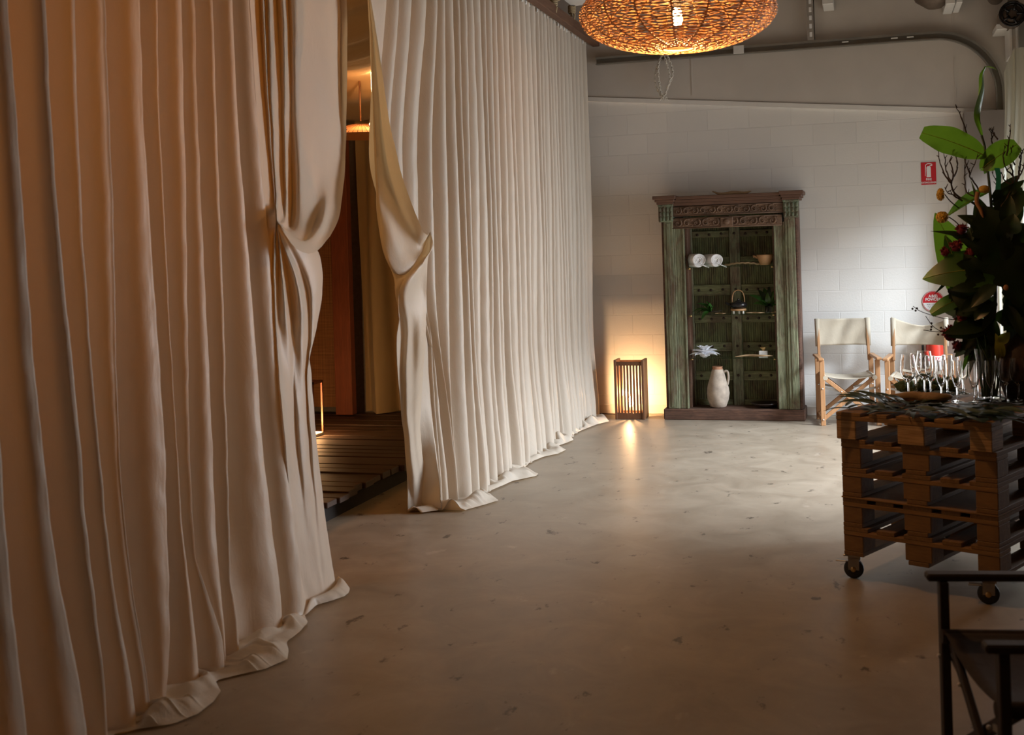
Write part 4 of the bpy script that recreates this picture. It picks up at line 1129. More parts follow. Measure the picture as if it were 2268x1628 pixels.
for y0 in (.010, dp_ - .03):
    for z0, z1 in ((0, .062), (Hh - .055, Hh - .018)):
        g = MB(); g.box((-hw + .021, y0, z0), (hw - .021, y0 + .02, z1), ch=.001); g.build('cross_rail', 'lantern_wood', ln)
g = MB(); g.box((-hw + .022, .03, .02), (hw - .022, dp_ - .03, .032)); g.build('floor_board', 'lantern_wood', ln)
g = MB(); g.lathe([(0, -.045), (.018, -.04), (.028, -.015), (.022, .02), (.008, .05), (0, .055)], 16, (-.01, .11, .155)); g.build('bulb', 'small_bulb_glow', ln)
g = MB(); g.tube([(-.01, .11, .032), (-.01, .11, .11)], .014, 10); g.build('socket', 'white_plastic', ln)
point('lantern_light', ((LX0 + LX1) / 2 - .01, LY0 + .11, .245), 20, (1.0, .58, .27), .012)
g = MB(); g.tube(smooth_poly([(-2.40, 11.60, .008), (-2.46, 11.64, .006), (-2.55, 11.66, .006), (-2.72, 11.68, .006)], 14), .004, 6)
tag(g.build('power_cord', 'black_rubber'), 'thin cord running along the wall foot behind the floor lantern', 'cord')

# ================================================================== director chairs
def director_chair(name, lab, loc, rz, woodm='chair_beech', clothm='canvas', sag=0.0, W=.53, Dp=.40, HB=.93, HA=.60, SEAT=.445, cat='chair', back=True, group=None):
    """front faces -y, origin on the floor at the centre"""
    c = thing(name, lab, cat, loc, rz, group); w = W / 2
    for sx in (-1, 1):
        for yy, hh in ((-Dp / 2, HA - .012), (Dp / 2, HA - .012)):
            g = MB(); x = sx * (w - .022)
            g.box((x - .021, yy - .014, 0.0), (x + .021, yy + .014, hh), ch=.003); g.build('post', woodm, c)
        g = MB(); x = sx * (w - .012); g.box((x - .026, -Dp / 2 - .05, HA - .012), (x + .026, Dp / 2 + .05, HA + .012), ch=.006); g.build('armrest', woodm, c)
        if back:
            g = MB(); x = sx * (w - .040); g.bar((x, Dp / 2 - .01, HA - .05), (x, Dp / 2 + .055, HB), .024, .034, (0, 1, 0), .003); g.build('back_stick', woodm, c)
        g = MB(); x = sx * (w - .060); g.box((x - .012, -Dp / 2 - .01, SEAT - .03), (x + .012, Dp / 2 + .01, SEAT), ch=.003); g.build('seat_rail', woodm, c)
        g = MB(); x = sx * (w - .022); g.box((x - .012, -Dp / 2, .03), (x + .012, Dp / 2, .07), ch=.003); g.build('runner', woodm, c)
    for yy in (-Dp / 2 + .028, Dp / 2 - .028):
        for sx in (-1, 1):
            g = MB(); y_ = yy + sx * .013
            g.bar((sx * (w - .045), y_, SEAT - .018), (-sx * (w - .03), y_, .055), .020, .036, (0, 1, 0) if False else (0, 0, 1), .003); g.build('crossed_leg', woodm, c)
            g = MB(); g.bar((sx * (w - .03), yy - .012, .34), (sx * (w - .19), yy - .012, .305), .006, .018, (0, 0, 1)); g.build('brace', 'grey_metal', c)
        g = MB()
        for sx in (-1, 1):
            for px_, pz_ in ((w - .022, .055), (w - .022, .335), (w - .19, .305), (w - .05, SEAT - .03)):
                g.blob((sx * px_, yy - (.046 if px_ > w - .03 else .026), pz_), .0065, 8, 5)
        g.build('bolt', 'sign_white', c)
    # seat sling
    rows = []
    for i in range(21):
        q = i / 20 * 2 - 1; rows.append([(q * (w - .052), lerp(-Dp / 2 - .005, Dp / 2 + .005, k / 10), SEAT + .004 - .030 * (1 - q * q)) for k in range(11)])
    g = MB(); g.grid(rows)
    for sx in (-1, 1): g.tube([(sx * (w - .050), -Dp / 2 - .012, SEAT - .014), (sx * (w - .050), Dp / 2 + .012, SEAT - .014)], .019, 10)
    o = g.build('seat', clothm, c); md = o.modifiers.new('thick', 'SOLIDIFY'); md.thickness = .004
    if back:
        rows = []
        for i in range(37):
            q = i / 36 * 2 - 1; row = []
            for k in range(15):
                t_ = k / 14; z = lerp(HB + .005 - sag * (1 - abs(q - .12) ** 1.6) * 1.0, HA + .09, t_)
                yb_ = Dp / 2 + .055 * (z - (HA - .05)) / (HB - HA + .05)
                bul = (.030 + sag * .6) * (1 - q * q) + .008 * math.sin(q * 9 + t_ * 4) * (1 - abs(q)) + .012 * math.sin(t_ * 7 + q * 4) * (1 - q * q)
                row.append((q * (w - .022), yb_ - .014 + bul, z))
            rows.append(row)
        g = MB(); g.grid(rows)
        for sx in (-1, 1):
            x = sx * (w - .036); g.tube([(x, Dp / 2 + .055 * .16 / .38, HA + .085), (x, Dp / 2 + .055, HB + .006)], .021, 10)
        o = g.build('backrest', clothm, c); md = o.modifiers.new('thick', 'SOLIDIFY'); md.thickness = .004
    return c
def floor_pt(u, v): return at_z(u, v, 0)
director_chair('director_chair', 'beige canvas folding chair nearest the cabinet, its back cloth straight', (-.228, 11.33, 0), .14)
director_chair('director_chair', 'beige canvas folding chair farther right, its back cloth sagging', (.388, 11.25, 0), -.12, sag=.07)

# dark folding chair in the foreground, facing left
director_chair('folding_chair', 'dark wooden folding armchair in the near right corner, cut by the frame', (.455, 3.70, 0), -PI / 2 + .17, 'dark_chair_wood', 'dark_cloth', W=.70, Dp=.42, HB=.90, HA=.585, SEAT=.42)

# ================================================================== pallet bar on casters
PA = Vector((-.160, 6.035)); PT = math.radians(-26.3)
def plt(x, y): return Vector((PA.x + x * math.cos(PT) - y * math.sin(PT), PA.y + x * math.sin(PT) + y * math.cos(PT)))
PW, PL = .756, 1.16
def make_pallet(lab, z, off=(0, 0), bottoms=True, blockm='pallet_block_wood', plank='pallet_wood', top_h=.020, deck_gap=True, group='stacked wooden pallets', bh=.078):
    o2 = plt(*off); p = thing('wooden_pallet', lab, 'pallet', (o2.x, o2.y, z), PT, group)
    z0 = 0
    if bottoms:
        for x0, x1 in ((0, .10), (PW / 2 - .05, PW / 2 + .05), (PW - .10, PW)):
            g = MB(); g.box((x0, 0, 0), (x1, PL, .020), ch=.002); g.build('bottom_board', plank, p)
        z0 = .0205
    for xi, (x0, x1) in enumerate(((0, .10), (PW / 2 - .065, PW / 2 + .065), (PW - .10, PW))):
        for y0, y1 in ((0, .135), (PL / 2 - .07, PL / 2 + .07), (PL - .135, PL)):
            g = MB(); g.box((x0, y0 + .002, z0), (x1, y1, z0 + bh), ch=.003); g.build('block', blockm, p)
    z1 = z0 + bh + .0005
    for y0, y1 in ((0, .135), (PL / 2 - .07, PL / 2 + .07), (PL - .135, PL)):
        g = MB(); g.box((0, y0, z1), (PW, y1, z1 + .020), ch=.002); g.build('stringer_board', 'pallet_end_wood', p)
    z2 = z1 + .0205
    if top_h > 0:
        for x0, x1 in ((0, .128), (.172, .262), (.308, .448), (.494, .584), (.628, PW)):
            g = MB(); g.box((x0, 0, z2), (x1, PL, z2 + top_h), ch=.002); g.build('deck_board', plank, p)
        z2 += top_h
    return p, z + z2
zc = .125
p_, z = make_pallet('lowest pallet of the stack, the one the casters are screwed to', zc)
p_, z = make_pallet('second pallet from the floor, with a thin sheet lying on it', z + .001)
g = MB(); g.box((-.002, -.006, 0), (PW + .002, PL, .006)); o2 = plt(0, 0); o = g.build('plywood_sheet', 'pallet_end_wood', None, (o2.x, o2.y, z + .001), PT); tag(o, 'thin plywood sheet between the second and third pallets of the stack', 'board')
p_, z = make_pallet('middle pallet of the stack, resting on the thin sheet', z + .008)
p_, z = make_pallet('fourth pallet from the floor, directly under the top one', z + .001)
p_, z = make_pallet('topmost pallet with layered plywood blocks, carrying glasses and flowers', z + .001, (-.012, -.02), False, 'ply_block', 'pallet_end_wood', .018, bh=.092)
TZ = z
def caster(x, y, lab):
    o2 = plt(x, y); c = thing('caster_wheel', lab, 'caster', (o2.x, o2.y, 0), PT + .35, 'casters under the pallet bar')
    g = MB(); g.box((-.05, -.045, .115), (.05, .045, .1235), ch=.002); g.build('plate', 'grey_metal', c)
    g = MB(); 
    for sy in (-1, 1): g.box((-.030, sy * .024 - .002, .045), (.022, sy * .024 + .002, .105), Matrix.Identity(4))
    g.box((-.03, -.026, .100), (.03, .026, .112)); g.build('fork', 'grey_metal', c)
    g = MB(); m = Matrix.Translation((-.006, 0, .048)) @ Matrix.Rotation(PI / 2, 4, 'X'); g.lathe([(.014, -.018), (.040, -.018), (.047, -.012), (.048, 0), (.047, .012), (.040, .018), (.014, .018)], 28, (0, 0, 0), m); wh = g.build('wheel', 'black_rubber', c)
    g = MB(); g.lathe([(0, -.028), (.013, -.028), (.014, -.018), (.014, .018), (.013, .028), (0, .028)], 14, (0, 0, 0), m); g.build('hub', 'brass', wh)
    g = MB(); g.box((-.090, -.02, .082), (-.028, .02, .087), ch=.001); g.build('brake_pedal', 'grey_metal', c)
caster(.025, .06, 'black caster with brake under the left corner of the pallet bar')
caster(PW - .06, .03, 'black caster in shadow under the near right corner of the pallet bar')
caster(.06, PL - .07, 'black caster under the far left corner of the pallet bar'); caster(PW - .07, PL - .07, 'black caster under the far right corner of the pallet bar')

# --- on the bar: leaves, bark, glasses
def on(x, y, z=0): q = plt(x, y); return Vector((q.x, q.y, TZ + z))
rl = random.Random(4)
gn = thing('leaf_runner', 'dark olive leaves spread over the top of the pallet bar', 'leaves', (0, 0, 0))
for k in range(64):
    x = rl.uniform(.0, PW + .02); y = rl.choice([rl.uniform(-.02, .12), rl.uniform(-.02, .5), rl.uniform(0, 1.05)])
    a_ = rl.uniform(0, 2 * PI); L = rl.uniform(.10, .20)
    b0 = on(x, y, .006 + rl.uniform(0, .016)); t0 = b0 + Vector((math.cos(a_) * L, math.sin(a_) * L, rl.uniform(-.004, .012)))
    g = MB(); leaf(g, b0, t0, rl.uniform(.022, .045), (0, 0, 1), .06, 'lance', .15, 8, 4); g.build('leaf', rl.choice(['leaf_olive', 'leaf_dark', 'leaf_dark']), gn)
for k in range(70):
    x = rl.uniform(.04, PW - .02); y = rl.uniform(-.01, .45) if k % 3 else rl.uniform(.3, 1.05)
    a_ = rl.uniform(0, 2 * PI); L = rl.uniform(.16, .30)
    b0 = on(x, y, .004 + rl.uniform(0, .012)); t0 = b0 + Vector((math.cos(a_) * L * .6, math.sin(a_) * L * .6, rl.uniform(-.002, .008)))
    g = MB(); leaf(g, b0, t0, rl.uniform(.05, .09), (0, 0, 1), .04, 'oval', .08, 8, 4); g.build('leaf', rl.choice(['leaf_dark', 'leaf_dark', 'leaf_olive_dark']), gn)
for (u0, v0), (u1, v1), wd in (((1925, 893), (1853, 869), .035), ((1935, 893), (1868, 864), .035), ((1965, 897), (1884, 860), .04), ((1935, 896), (1847, 889), .03), ((1975, 892), (1905, 872), .04), ((1990, 893), (1930, 866), .035), ((1950, 899), (1880, 884), .035), ((2010, 895), (1950, 872), .035), ((1960, 905), (1925, 893), .03), ((1905, 888), (1860, 876), .03),
                         ((2150, 925), (2060, 905), .03), ((2180, 922), (2105, 905), .03), ((2268, 915), (2190, 905), .035), ((2230, 925), (2150, 912), .03), ((2080, 912), (2010, 903), .03)):
    a_ = at_z(u0, v0, TZ + .012); b_ = at_z(u0 + (u1 - u0), v0, TZ + .02); b_.z = TZ + .02 + max(0, (v0 - v1)) / FPX * 5.9
    if v0 > 903: b_ = at_z(u1, v1, TZ + .018)
    g = MB(); leaf(g, a_, b_, wd, (0, -.5, 1), .10, 'lance', .2, 10, 4); g.build('leaf', 'leaf_olive', gn)
# bark log
pts = [at_z(1962, 885, TZ + .02), at_z(1985, 880, TZ + .035), at_z(2030, 876, TZ + .04), at_z(2075, 876, TZ + .045), at_z(2112, 874, TZ + .045)]
for q in pts: q.z = TZ + .035
driftwood('bark_log', 'curved brown bark log lying among the glasses', pts, .028, mat='driftwood')
ms = thing('moss_mound', 'dark green moss and succulent mound beside the bark log', 'moss', (0, 0, 0))
g = MB(); rr2 = random.Random(8)
for k in range(46):
    q = at_z(rr2.uniform(1990, 2120), rr2.uniform(862, 872), TZ); q.z = TZ + rr2.uniform(.008, .04); g.blob(q, rr2.uniform(.012, .026), 8, 5, wob=.6)
g.build('moss', 'moss', ms)
g = MB()
for k in range(60):
    q = at_z(rr2.uniform(1988, 2130), 868, TZ); q.z = TZ + .035; leaf(g, q, q + Vector((rr2.uniform(-.02, .02), rr2.uniform(-.02, .02), rr2.uniform(.02, .05))), .010, (0, -1, .2), .1, 'lance', .3, 5, 2)
g.build('succulent_spikes', 'leaf_olive', ms)

def soft(prof, e=.0006):
    out = [prof[0]]
    for a, b, c in zip(prof, prof[1:], prof[2:]):
        A_ = Vector((b[0] - a[0], b[1] - a[1])); C_ = Vector((c[0] - b[0], c[1] - b[1]))
        if A_.length > 1e-6 and C_.length > 1e-6 and A_.angle(C_) > .6:
            ea = min(e, A_.length * .3); ec = min(e, C_.length * .3); A_.normalize(); C_.normalize()
            out += [(b[0] - A_.x * ea, b[1] - A_.y * ea), b, (b[0] + C_.x * ec, b[1] + C_.y * ec)]
        else: out.append(b)
    return out + [prof[-1]]
FL = [(0, .0), (.031, .0), (.032, .002), (.020, .005), (.006, .010), (.0045, .020), (.0045, .062), (.009, .072), (.020, .095), (.0265, .130), (.0275, .165), (.0255, .205), (.0245, .205), (.0262, .165), (.0252, .131), (.0185, .097), (.007, .078), (0, .076)]
WG = [(0, .0), (.036, .0), (.037, .002), (.022, .005), (.006, .011), (.0045, .022), (.0045, .078), (.010, .090), (.030, .108), (.040, .135), (.041, .160), (.036, .195), (.031, .226), (.0300, .226), (.0350, .195), (.0398, .160), (.0388, .136), (.029, .110), (.008, .094), (0, .092)]
def glass(name, prof, lab, u, v, grp, sc=1.0, cat='glass'):
    p = at_z(u, v, TZ + .012); p.z = TZ + .014
    g = MB(); g.lathe(soft([(r_ * sc, z_ * sc) for r_, z_ in prof]), 32)
    o = g.build(name, 'clear_glass', None, p); return tag(o, lab, cat, grp)
GF = 'champagne flutes on the bar'; GW = 'wine glasses on the bar'
glass('wine_glass', WG, 'large wine glass standing leftmost on the pallet bar', 2013, 884, GW)
glass('wine_glass', WG, 'wine glass just right of the leftmost one', 2049, 880, GW, 1.05)
glass('champagne_flute', FL, 'front flute nearest the bark log, left of all front flutes', 2086, 889, GF)
glass('champagne_flute', FL, 'front flute, second from the left in the front row', 2121, 891, GF)
glass('champagne_flute', FL, 'front flute standing before the flower stems', 2159, 893, GF)
glass('champagne_flute', FL, 'front flute under the yellow-edged leaf', 2196, 891, GF)
glass('champagne_flute', FL, 'flute half hidden behind the second wine glass', 2062, 876, GF)
glass('champagne_flute', FL, 'rear flute between the two left front flutes', 2099, 874, GF)
glass('champagne_flute', FL, 'rear flute under the hanging leaf tips', 2134, 873, GF, 1.03)
glass('champagne_flute', FL, 'rear flute against the dark flower vase', 2178, 873, GF, 1.03)
glass('champagne_flute', FL, 'rear flute just right of the flower stems', 2204, 875, GF, 1.03)
glass('wine_glass', WG, 'wine glass in front of the brown wooden vase, left one', 2229, 890, GW, .95)
glass('wine_glass', WG, 'wine glass at the right frame edge of the bar', 2256, 889, GW, .95)
glass('champagne_flute', FL, 'flute in the back row, behind the leftmost wine glass', 2030, 868, GF)
glass('champagne_flute', FL, 'flute touching the right frame edge at the back', 2270, 878, GF)

# ================================================================== flower arrangement
YF = 6.45
vb = at_z(2172, 872, TZ); vp = Vector((vb.x + .01, YF - .03, TZ + .012))
g = MB(); g.lathe(soft([(0, 0), (.052, 0), (.056, .005), (.060, .16), (.066, .26), (.062, .26), (.056, .16), (.052, .012), (0, .012)]), 36)
tag(g.build('glass_vase', 'clear_glass', None, vp), 'clear glass cylinder vase holding the tall flower stems', 'vase')
wv_ = at_y(2252, 880, YF + .05)
vz = thing('wooden_vase', 'dark brown rounded wooden vase at the right frame edge', 'vase', (wv_.x + .03, YF + .05, TZ + .008))
g = MB(); g.lathe([(0, 0), (.07, 0), (.085, .01), (.115, .10), (.125, .18), (.115, .26), (.085, .32), (.06, .345), (.05, .34), (.05, .3)], 36); g.build('body', 'dark_vase_wood', vz)
fa = thing('flower_arrangement', 'towering arrangement of big tropical leaves, bare branches and dark flowers on the bar', 'flower arrangement', (0, 0, 0))
def fp(u, v, dy=0.0): return at_y(u, v, YF + dy)
def g2_mid(base, tip, up, curl, nl):
    d = tip - base; L = d.length; d.normalize(); side = d.cross(Vector(up)).normalized(); nrm = side.cross(d).normalized()
    s_ = 1 if nrm.y < 0 else -1
    return [base + d * (L * i / nl) + nrm * (curl * L * math.sin(PI * i / nl) * .9 - curl * L * (i / nl) ** 2 * .7 + s_ * .0015) for i in range(nl + 1)]
def L_(b, t, wd, mat, shape='oval', up=(0, -1, .25), curl=.12, fold=.2, wave=0.0, nl=16):
    g = MB(); leaf(g, fp(*b), fp(*t), wd, up, curl, shape, fold, nl, 8, wave, seed=b[0]); o = g.build('leaf', mat, fa)
    if wd > .08 and mat != 'leaf_dark':
        g = MB(); mid = g2_mid(fp(*b), fp(*t), up, curl, nl); g.tube(mid, [lerp(.0026, .001, i / nl) for i in range(nl + 1)], 5); g.build('midrib', 'leaf_yellow', o)
# stalks
core = Vector((vp.x, vp.y, TZ + .03))
def stalk(pts, r, mat='leaf_mid', name='stem'):
    g = MB(); s_ = smooth_poly(pts, 24); g.tube(s_, [lerp(r * 1.2, r * .6, i / 24) for i in range(25)], 7); g.build(name, mat, fa)
stalk([core, fp(2205, 620), fp(2195, 450), fp(2182, 330), fp(2174, 300)], .010, 'leaf_olive')
L_((2182, 345), (2042, 292), .150, 'leaf_bright', 'blunt', (0, -1, .35), .06, .12, .03)
L_((2176, 372), (2254, 318), .135, 'leaf_bright', 'blunt', (.1, -1, .3), .10, .15, .02)
L_((2200, 345), (2180, 385), .05, 'leaf_mid', 'oval')
# tall curled leaf
g = MB(); rows = []
pts = smooth_poly([fp(2174, 300), fp(2168, 262), fp(2176, 225), fp(2180, 195), fp(2177, 165), fp(2184, 147)], 30)
for i, p in enumerate(pts):
    q = i / 30; wd = .008 + .026 * math.sin(PI * min(1, q * 1.05)) ** .7 * (1 - .5 * abs(q - .5)); tw = 2.6 * q
    rows.append([p + Vector((math.cos(tw + s_ * .9) * wd * s_, -abs(s_) * .012 + math.sin(tw) * wd * s_, 0)) for s_ in (-1, -.5, 0, .5, 1)])
g.grid(rows); leaf(g, fp(2181, 149), fp(2213, 156), .022, (0, -.4, 1), .08, 'lance', .3); g.build('leaf', 'leaf_bright', fa)
L_((2192, 425, .02), (2096, 478, .0), .085, 'leaf_mid', 'oval', (0, -.6, 1), .05, .5)
L_((2168, 700, .10), (2074, 470, .12), .23, 'leaf_bright', 'oval', (.3, -1, .1), .05, .1)
L_((2150, 700, .05), (2095, 520, .08), .14, 'leaf_mid', 'oval', (.3, -1, .1), .05, .1)
L_((2215, 600, -.03), (2044, 612, -.06), .215, 'leaf_mid', 'oval', (0, -1, .55), .12, .12)
L_((2160, 655, 0), (2062, 692, -.05), .095, 'leaf_mid', 'blunt', (0, -.8, .8), .10, .2)
L_((2150, 524, 0), (2061, 511, -.02), .028, 'leaf_dark', 'lance', (0, -1, .3), .05, .2)
L_((2112, 605, -.03), (2068, 654, -.05), .020, 'leaf_dark', 'lance', (0, -1, .3), -.15, .2)
L_((2180, 470, -.05), (2262, 680, -.12), .26, 'leaf_dark', 'split', (.25, -1, .1), .08, .15, nl=40)
L_((2172, 475, 0), (2150, 395, .0), .0201, 'leaf_olive', 'lance')
for (b, t, wd) in (((2175, 700), (2108, 640), .13), ((2185, 720), (2098, 745), .09), ((2180, 740), (2112, 790), .07), ((2170, 740), (2143, 800), .05), ((2190, 750), (2168, 830), .06),
                   ((2200, 560), (2120, 520), .10), ((2200, 540), (2165, 440), .09), ((2210, 520), (2232, 410), .09), ((2215, 480), (2275, 420), .12), ((2230, 540), (2290, 500), .12), ((2230, 590), (2300, 560), .13),
                   ((2230, 640), (2300, 640), .13), ((2230, 690), (2300, 700), .12), ((2225, 700), (2280, 760), .10), ((2190, 700), (2200, 790), .08), ((2160, 640), (2108, 600), .11), ((2190, 640), (2130, 560), .12), ((2200, 680), (2125, 700), .12), ((2190, 690), (2100, 690), .10), ((2200, 440), (2268, 395), .07), ((2195, 500), (2130, 470), .06)):
    for r_ in range(2):
        dy = random.uniform(-.12, .12)
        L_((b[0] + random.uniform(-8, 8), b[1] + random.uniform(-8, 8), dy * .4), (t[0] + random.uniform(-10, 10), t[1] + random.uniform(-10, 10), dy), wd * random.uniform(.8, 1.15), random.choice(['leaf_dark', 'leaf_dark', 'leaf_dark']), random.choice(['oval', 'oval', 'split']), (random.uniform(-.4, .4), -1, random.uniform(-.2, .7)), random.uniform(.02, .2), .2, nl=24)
for k in range(60):
    a_ = random.uniform(0, 2 * PI); r_ = random.uniform(30, 92); u = 2222 + math.cos(a_) * r_ * .8; v = 610 + math.sin(a_) * r_ * 1.25
    du = math.cos(a_) * 55 + random.uniform(-20, 20); dv = math.sin(a_) * 55 + random.uniform(-20, 20); dy = random.uniform(-.15, .2)
    if u + du < 2105: continue
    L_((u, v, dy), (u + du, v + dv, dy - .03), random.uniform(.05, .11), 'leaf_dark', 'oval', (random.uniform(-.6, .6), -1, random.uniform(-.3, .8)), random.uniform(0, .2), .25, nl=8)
for (b, t, wd) in (((2222, 790), (2205, 738), .04), ((2215, 760), (2236, 736), .05), ((2212, 800), (2206, 748), .03)): L_((*b, -.06), (*t, -.06), wd, 'leaf_yellow')
for (b, t, wd, m) in (((2165, 745, .05), (2140, 842, .02), .045, 'leaf_olive'), ((2155, 760, .05), (2128, 830, .0), .03, 'leaf_mid'), ((2175, 790, .0), (2170, 730, .0), .05, 'leaf_gloss')): L_(b, t, wd, m, 'lance')
# stems in the vase
for k in range(14):
    a_ = k * 2.4; r0 = .035 * math.sqrt(k / 14); p1 = fp(2190 + 30 * math.cos(a_ * 1.7), 740, .04 * math.sin(a_))
    stalk([core + Vector((r0 * math.cos(a_), r0 * math.sin(a_), 0)), core + Vector((r0 * math.cos(a_) * 1.2, r0 * math.sin(a_) * 1.2, .13)), p1], .006, 'leaf_mid')
# bare curly branches
BR = [[(2185, 470), (2150, 447), (2118, 432), (2108, 408), (2112, 385), (2104, 360), (2106, 345)], [(2112, 392), (2120, 372), (2118, 350), (2110, 332)], [(2108, 408), (2092, 388), (2083, 362), (2078, 332), (2075, 325)],
      [(2108, 404), (2098, 385), (2092, 350), (2090, 330)], [(2170, 425), (2155, 402), (2148, 385), (2160, 360), (2166, 340)], [(2149, 388), (2140, 362), (2136, 345)], [(2165, 440), (2142, 425), (2136, 395), (2138, 365)],
      [(2146, 305), (2132, 268), (2117, 233)], [(2205, 480), (2225, 450), (2240, 415), (2244, 385), (2232, 350), (2226, 330)], [(2240, 420), (2255, 395), (2258, 365), (2262, 340), (2256, 330)], [(2225, 450), (2212, 420), (2204, 395), (2196, 380)],
      [(2244, 390), (2230, 375), (2222, 352), (2228, 322)], [(2255, 395), (2268, 370), (2272, 340)], [(2200, 330), (2196, 300), (2190, 285)], [(2215, 470), (2236, 440), (2262, 430)], [(2230, 345), (2236, 300), (2238, 275)], [(2210, 310), (2196, 290), (2192, 286)], [(2130, 445), (2100, 425), (2092, 415)], [(2240, 410), (2226, 398), (2214, 376)], [(2258, 350), (2268, 330)], [(2248, 365), (2240, 340), (2244, 322)]]
for i, b in enumerate(BR):
    g = MB(); s_ = smooth_poly([fp(u, v, .03 * math.sin(i * 2 + k)) for k, (u, v) in enumerate(b)], 22)
    r0 = .0075 if i in (0, 8, 9) else .0045
    g.tube([p + Vector((noise.noise(p * 40) * .006, 0, noise.noise(p * 37 + Vector((5, 5, 5))) * .006)) for p in s_], [lerp(r0, r0 * .35, k / 22) for k in range(23)], 6)
    for k in (6, 11, 16, 20): g.tube([s_[k], s_[k] + Vector((random.uniform(-.02, .02), 0, random.uniform(.008, .028)))], [.003, .0015], 5)
    g.build('branch', 'bark', fa)
for b, dots in (([(2110, 708), (2080, 703), (2040, 690), (2022, 678)], [(2021, 684), (2028, 688), (2031, 683)]), ([(2125, 715), (2100, 733), (2075, 735), (2045, 731)], [(2063, 716), (2063, 724), (2090, 738), (2096, 741), (2062, 730), (2078, 741), (2084, 726)]), ([(2085, 735), (2066, 722), (2050, 700)], [])):
    g = MB(); g.tube(smooth_poly([fp(u, v, -.08) for u, v in b], 16), .0018, 5)
    for d_ in dots: g.blob(fp(*d_, -.08), .0055, 8, 6)
    g.build('berry_twig', 'twig', fa)
# flowers
def ball(u, v, r, mat, name, dy=-.05, sc=(1, 1, 1.15), wob=.12):
    g = MB(); g.blob(fp(u, v, dy), r, 18, 12, wob, sc)
    c_ = fp(u, v, dy)
    for k in range(90):
        d_ = Vector((random.gauss(0, 1), random.gauss(0, 1), random.gauss(0, 1))).normalized(); q = Vector((d_.x * sc[0], d_.y * sc[1], d_.z * sc[2])) * r
        g.blob(c_ + q, r * .12, 5, 3)
    g.build(name, mat, fa)
ball(2083, 431, .026, 'yellow_petal', 'yellow_flower', sc=(.72, .8, 1.2)); ball(2087, 481, .030, 'yellow_petal', 'yellow_flower', sc=(1, 1, .95))
g = MB(); g.blob(fp(2180, 419, -.06), .027, 16, 10, .1, (1.0, .8, .75)); g.build('seed_pod', 'yellow_petal', fa)
g = MB(); g.tube(smooth_poly([fp(2166, 425, -.06), fp(2163, 447, -.06), fp(2172, 465, -.06), fp(2177, 486, -.06)], 14), [.012 - .0003 * k for k in range(15)], 9); g.build('seed_pod', 'pod_brown', fa)
g = MB(); g.tube(smooth_poly([fp(2093, 431, -.05), fp(2105, 446, -.03), fp(2125, 462, 0)], 10), .003, 5); g.tube(smooth_poly([fp(2097, 478, -.05), fp(2115, 490, -.03), fp(2130, 505, 0)], 10), .003, 5); g.build('flower_stalk', 'bark', fa)
for u, v, r in ((2130, 508, .035), (2118, 545, .040), (2093, 558, .030), (2133, 705, .048), (2105, 740, .05), (2150, 560, .035), (2120, 765, .03)):
    g = MB()
    for k in range(46):
        d_ = Vector((random.gauss(-.3, 1), random.gauss(-.3, 1), random.gauss(.3, 1))).normalized(); c_ = fp(u, v, -.04)
        leaf(g, c_, c_ + d_ * r * random.uniform(.8, 1.1), r * .34, (random.random(), -1, random.random()), .1, 'oval', .3, 5, 2)
    g.blob(fp(u, v, -.04), r * .7, 12, 8, .2); g.build('red_flower', 'red_petal', fa)
for u, v in ((2150, 500), (2160, 490), (2145, 512), (2168, 505)):
    g = MB(); leaf(g, fp(u + 8, v + 20, -.05), fp(u, v - 12, -.05), .03, (0, -1, .2), .1, 'lance', .4); g.build('leaf', 'leaf_olive', fa)
ball(2228, 637, .012, 'pod_brown', 'seed_pod', -.16)
g = MB(); sg = smooth_poly([fp(2208, 372, -.04), fp(2212, 392, -.04), fp(2210, 420, -.04)], 8)
g.grid([[p + Vector((s_ * .012, 0, 0)) for s_ in (-1, 0, 1)] for p in sg]); g.build('ribbon', 'teal_ribbon', fa)

# ================================================================== safety signs and extinguisher
def text(body, loc, size, mat, par, name='lettering', align='CENTER', bold=.0, sx=1.0):
    cu = bpy.data.curves.new('t', 'FONT'); cu.body = body; cu.size = size; cu.align_x = align; cu.extrude = .0004; cu.offset = bold
    o = bpy.data.objects.new('t', cu); COL.objects.link(o)
    bpy.context.view_layer.update(); dg = bpy.context.evaluated_depsgraph_get()
    me = bpy.data.meshes.new_from_object(o.evaluated_get(dg)); bpy.data.objects.remove(o)
    n = bpy.data.objects.new(name, me); COL.objects.link(n); me.materials.clear(); me.materials.append(M(mat)); n.parent = par; n.location = loc; n.rotation_euler = (PI / 2, 0, 0); n.scale = (sx, 1, 1)
    return n
sg = thing('fire_extinguisher_sign', 'red rectangular fire extinguisher sign on the block wall beside the flowers', 'sign', (.550, WY - .004, 2.268))
g = MB(); g.box((-.066, -.002, -.104), (.066, .003, .104), ch=.001); g.build('plate', 'sign_red', sg)
g = MB()
g.prism([(-.018, -.035), (.020, -.035), (.020, .055), (.012, .068), (-.010, .068), (-.018, .055)], -.0035, -.002)
g.prism([(-.008, .068), (.010, .068), (.012, .078), (.026, .074), (.028, .080), (.010, .088), (-.010, .086), (-.022, .076), (-.024, .040), (-.028, -.025), (-.032, -.025), (-.030, .045), (-.028, .080), (-.012, .093), (.010, .094), (.034, .088), (.034, .070), (.014, .068)], -.0035, -.002)
g.build('pictogram', 'sign_white', sg)
text('FIRE', (0, -.003, -.065), .028, 'sign_white', sg, bold=.0008); text('EXTINGUISHER', (0, -.003, -.093), .0225, 'sign_white', sg, bold=.0006, sx=.86)
sc_ = at_y(2067, 668, WY - .01)
s2 = thing('powder_sign', 'round red and white powder sign on the wall above the extinguisher', 'sign', (sc_.x, WY - .005, sc_.z))
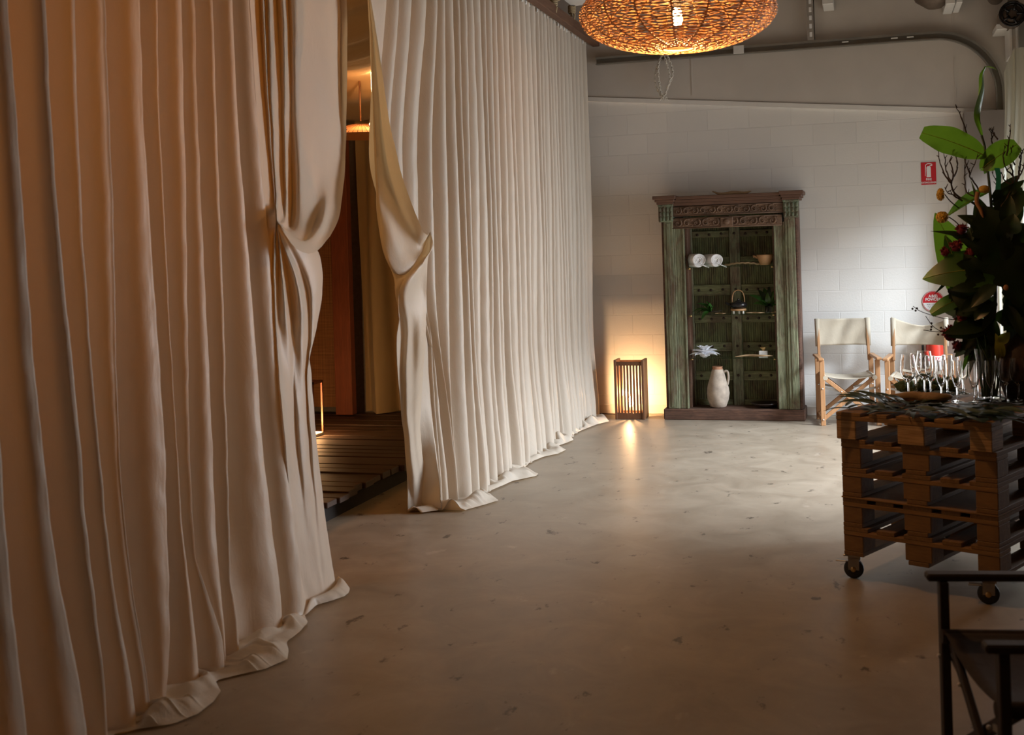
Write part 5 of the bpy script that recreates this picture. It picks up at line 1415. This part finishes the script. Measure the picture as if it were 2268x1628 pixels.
def disc(g, r, y, a0=0, a1=2 * PI, n=48):
    pts = [(r * math.cos(lerp(a0, a1, k / n)), r * math.sin(lerp(a0, a1, k / n))) for k in range(n + (0 if abs(a1 - a0) >= 2 * PI - .01 else 1))]
    g.prism(pts, y, y + .002)
g = MB(); disc(g, .098, -.001); g.build('plate', 'sign_red', s2)
g = MB(); disc(g, .088, -.0025, PI + .12, 2 * PI - .12); g.tube([(.0935 * math.cos(a_), -.0015, .0935 * math.sin(a_)) for a_ in [2 * PI * k / 60 for k in range(60)]], .0014, 4, closed=True); g.build('white_field', 'sign_white', s2)
text('A:B(E)', (0, -.003, .040), .034, 'sign_white', s2, bold=.001, sx=.9); text('POWDER', (0, -.003, .008), .037, 'sign_white', s2, bold=.001, sx=.88)
g = MB()
for z_, w_ in ((-.028, .055), (-.044, .048), (-.058, .036)): 
    x = -w_
    while x < w_ - .006: g.box((x, -.0042, z_), (x + random.uniform(.006, .012), -.0024, z_ + .005)); x += .016
g.build('fine_print', 'sign_ink', s2)
ex = at_y(2070, 745, 11.60)
fe = thing('fire_extinguisher', 'red fire extinguisher hanging on the wall behind the sagging chair', 'fire extinguisher', (ex.x, 11.655, ex.z - .52))
g = MB(); g.lathe([(0, 0), (.070, 0), (.075, .01), (.076, .42), (.070, .46), (.045, .495), (.024, .505), (.022, .535)], 32); g.build('cylinder', 'extinguisher_red', fe)
g = MB(); g.lathe([(.0765, .16), (.0772, .16), (.0772, .34), (.0765, .34)], 32); g.build('label', 'sign_white', fe)
g = MB(); g.tube([(0, 0, .53), (0, 0, .575)], .022, 12); g.tube([(0, 0, .555), (-.035, -.01, .56)], .012, 8); g.tube([(-.03, -.02, .56), (-.03, -.04, .56)], .020, 12); g.build('valve', 'grey_metal', fe)
g = MB(); g.bar((-.01, 0, .585), (.085, 0, .600), .016, .008); g.bar((-.01, 0, .565), (.080, 0, .560), .014, .007); g.tube([(0, 0, .575), (.01, -.01, .62), (.035, -.01, .64)], .005, 6); g.build('handle', 'grey_metal', fe)
g = MB(); g.tube([(.012, -.022, .60), (.03, -.022, .615)], .012, 8); g.build('safety_pin', 'extinguisher_red', fe)
g = MB(); g.tube(smooth_poly([(-.01, 0, .57), (-.06, 0, .575), (-.098, 0, .53), (-.104, 0, .42), (-.10, 0, .25), (-.092, 0, .12)], 24), .011, 10); g.build('hose', 'black_rubber', fe)
g = MB(); g.box((-.02, .070, .30), (.02, .094, .50)); g.build('wall_bracket', 'grey_metal', fe)
text('DRY', (0, -.0785, .30), .045, 'sign_red', fe, bold=.001); text('POWDER', (0, -.0785, .26), .030, 'sign_red', fe, bold=.001)
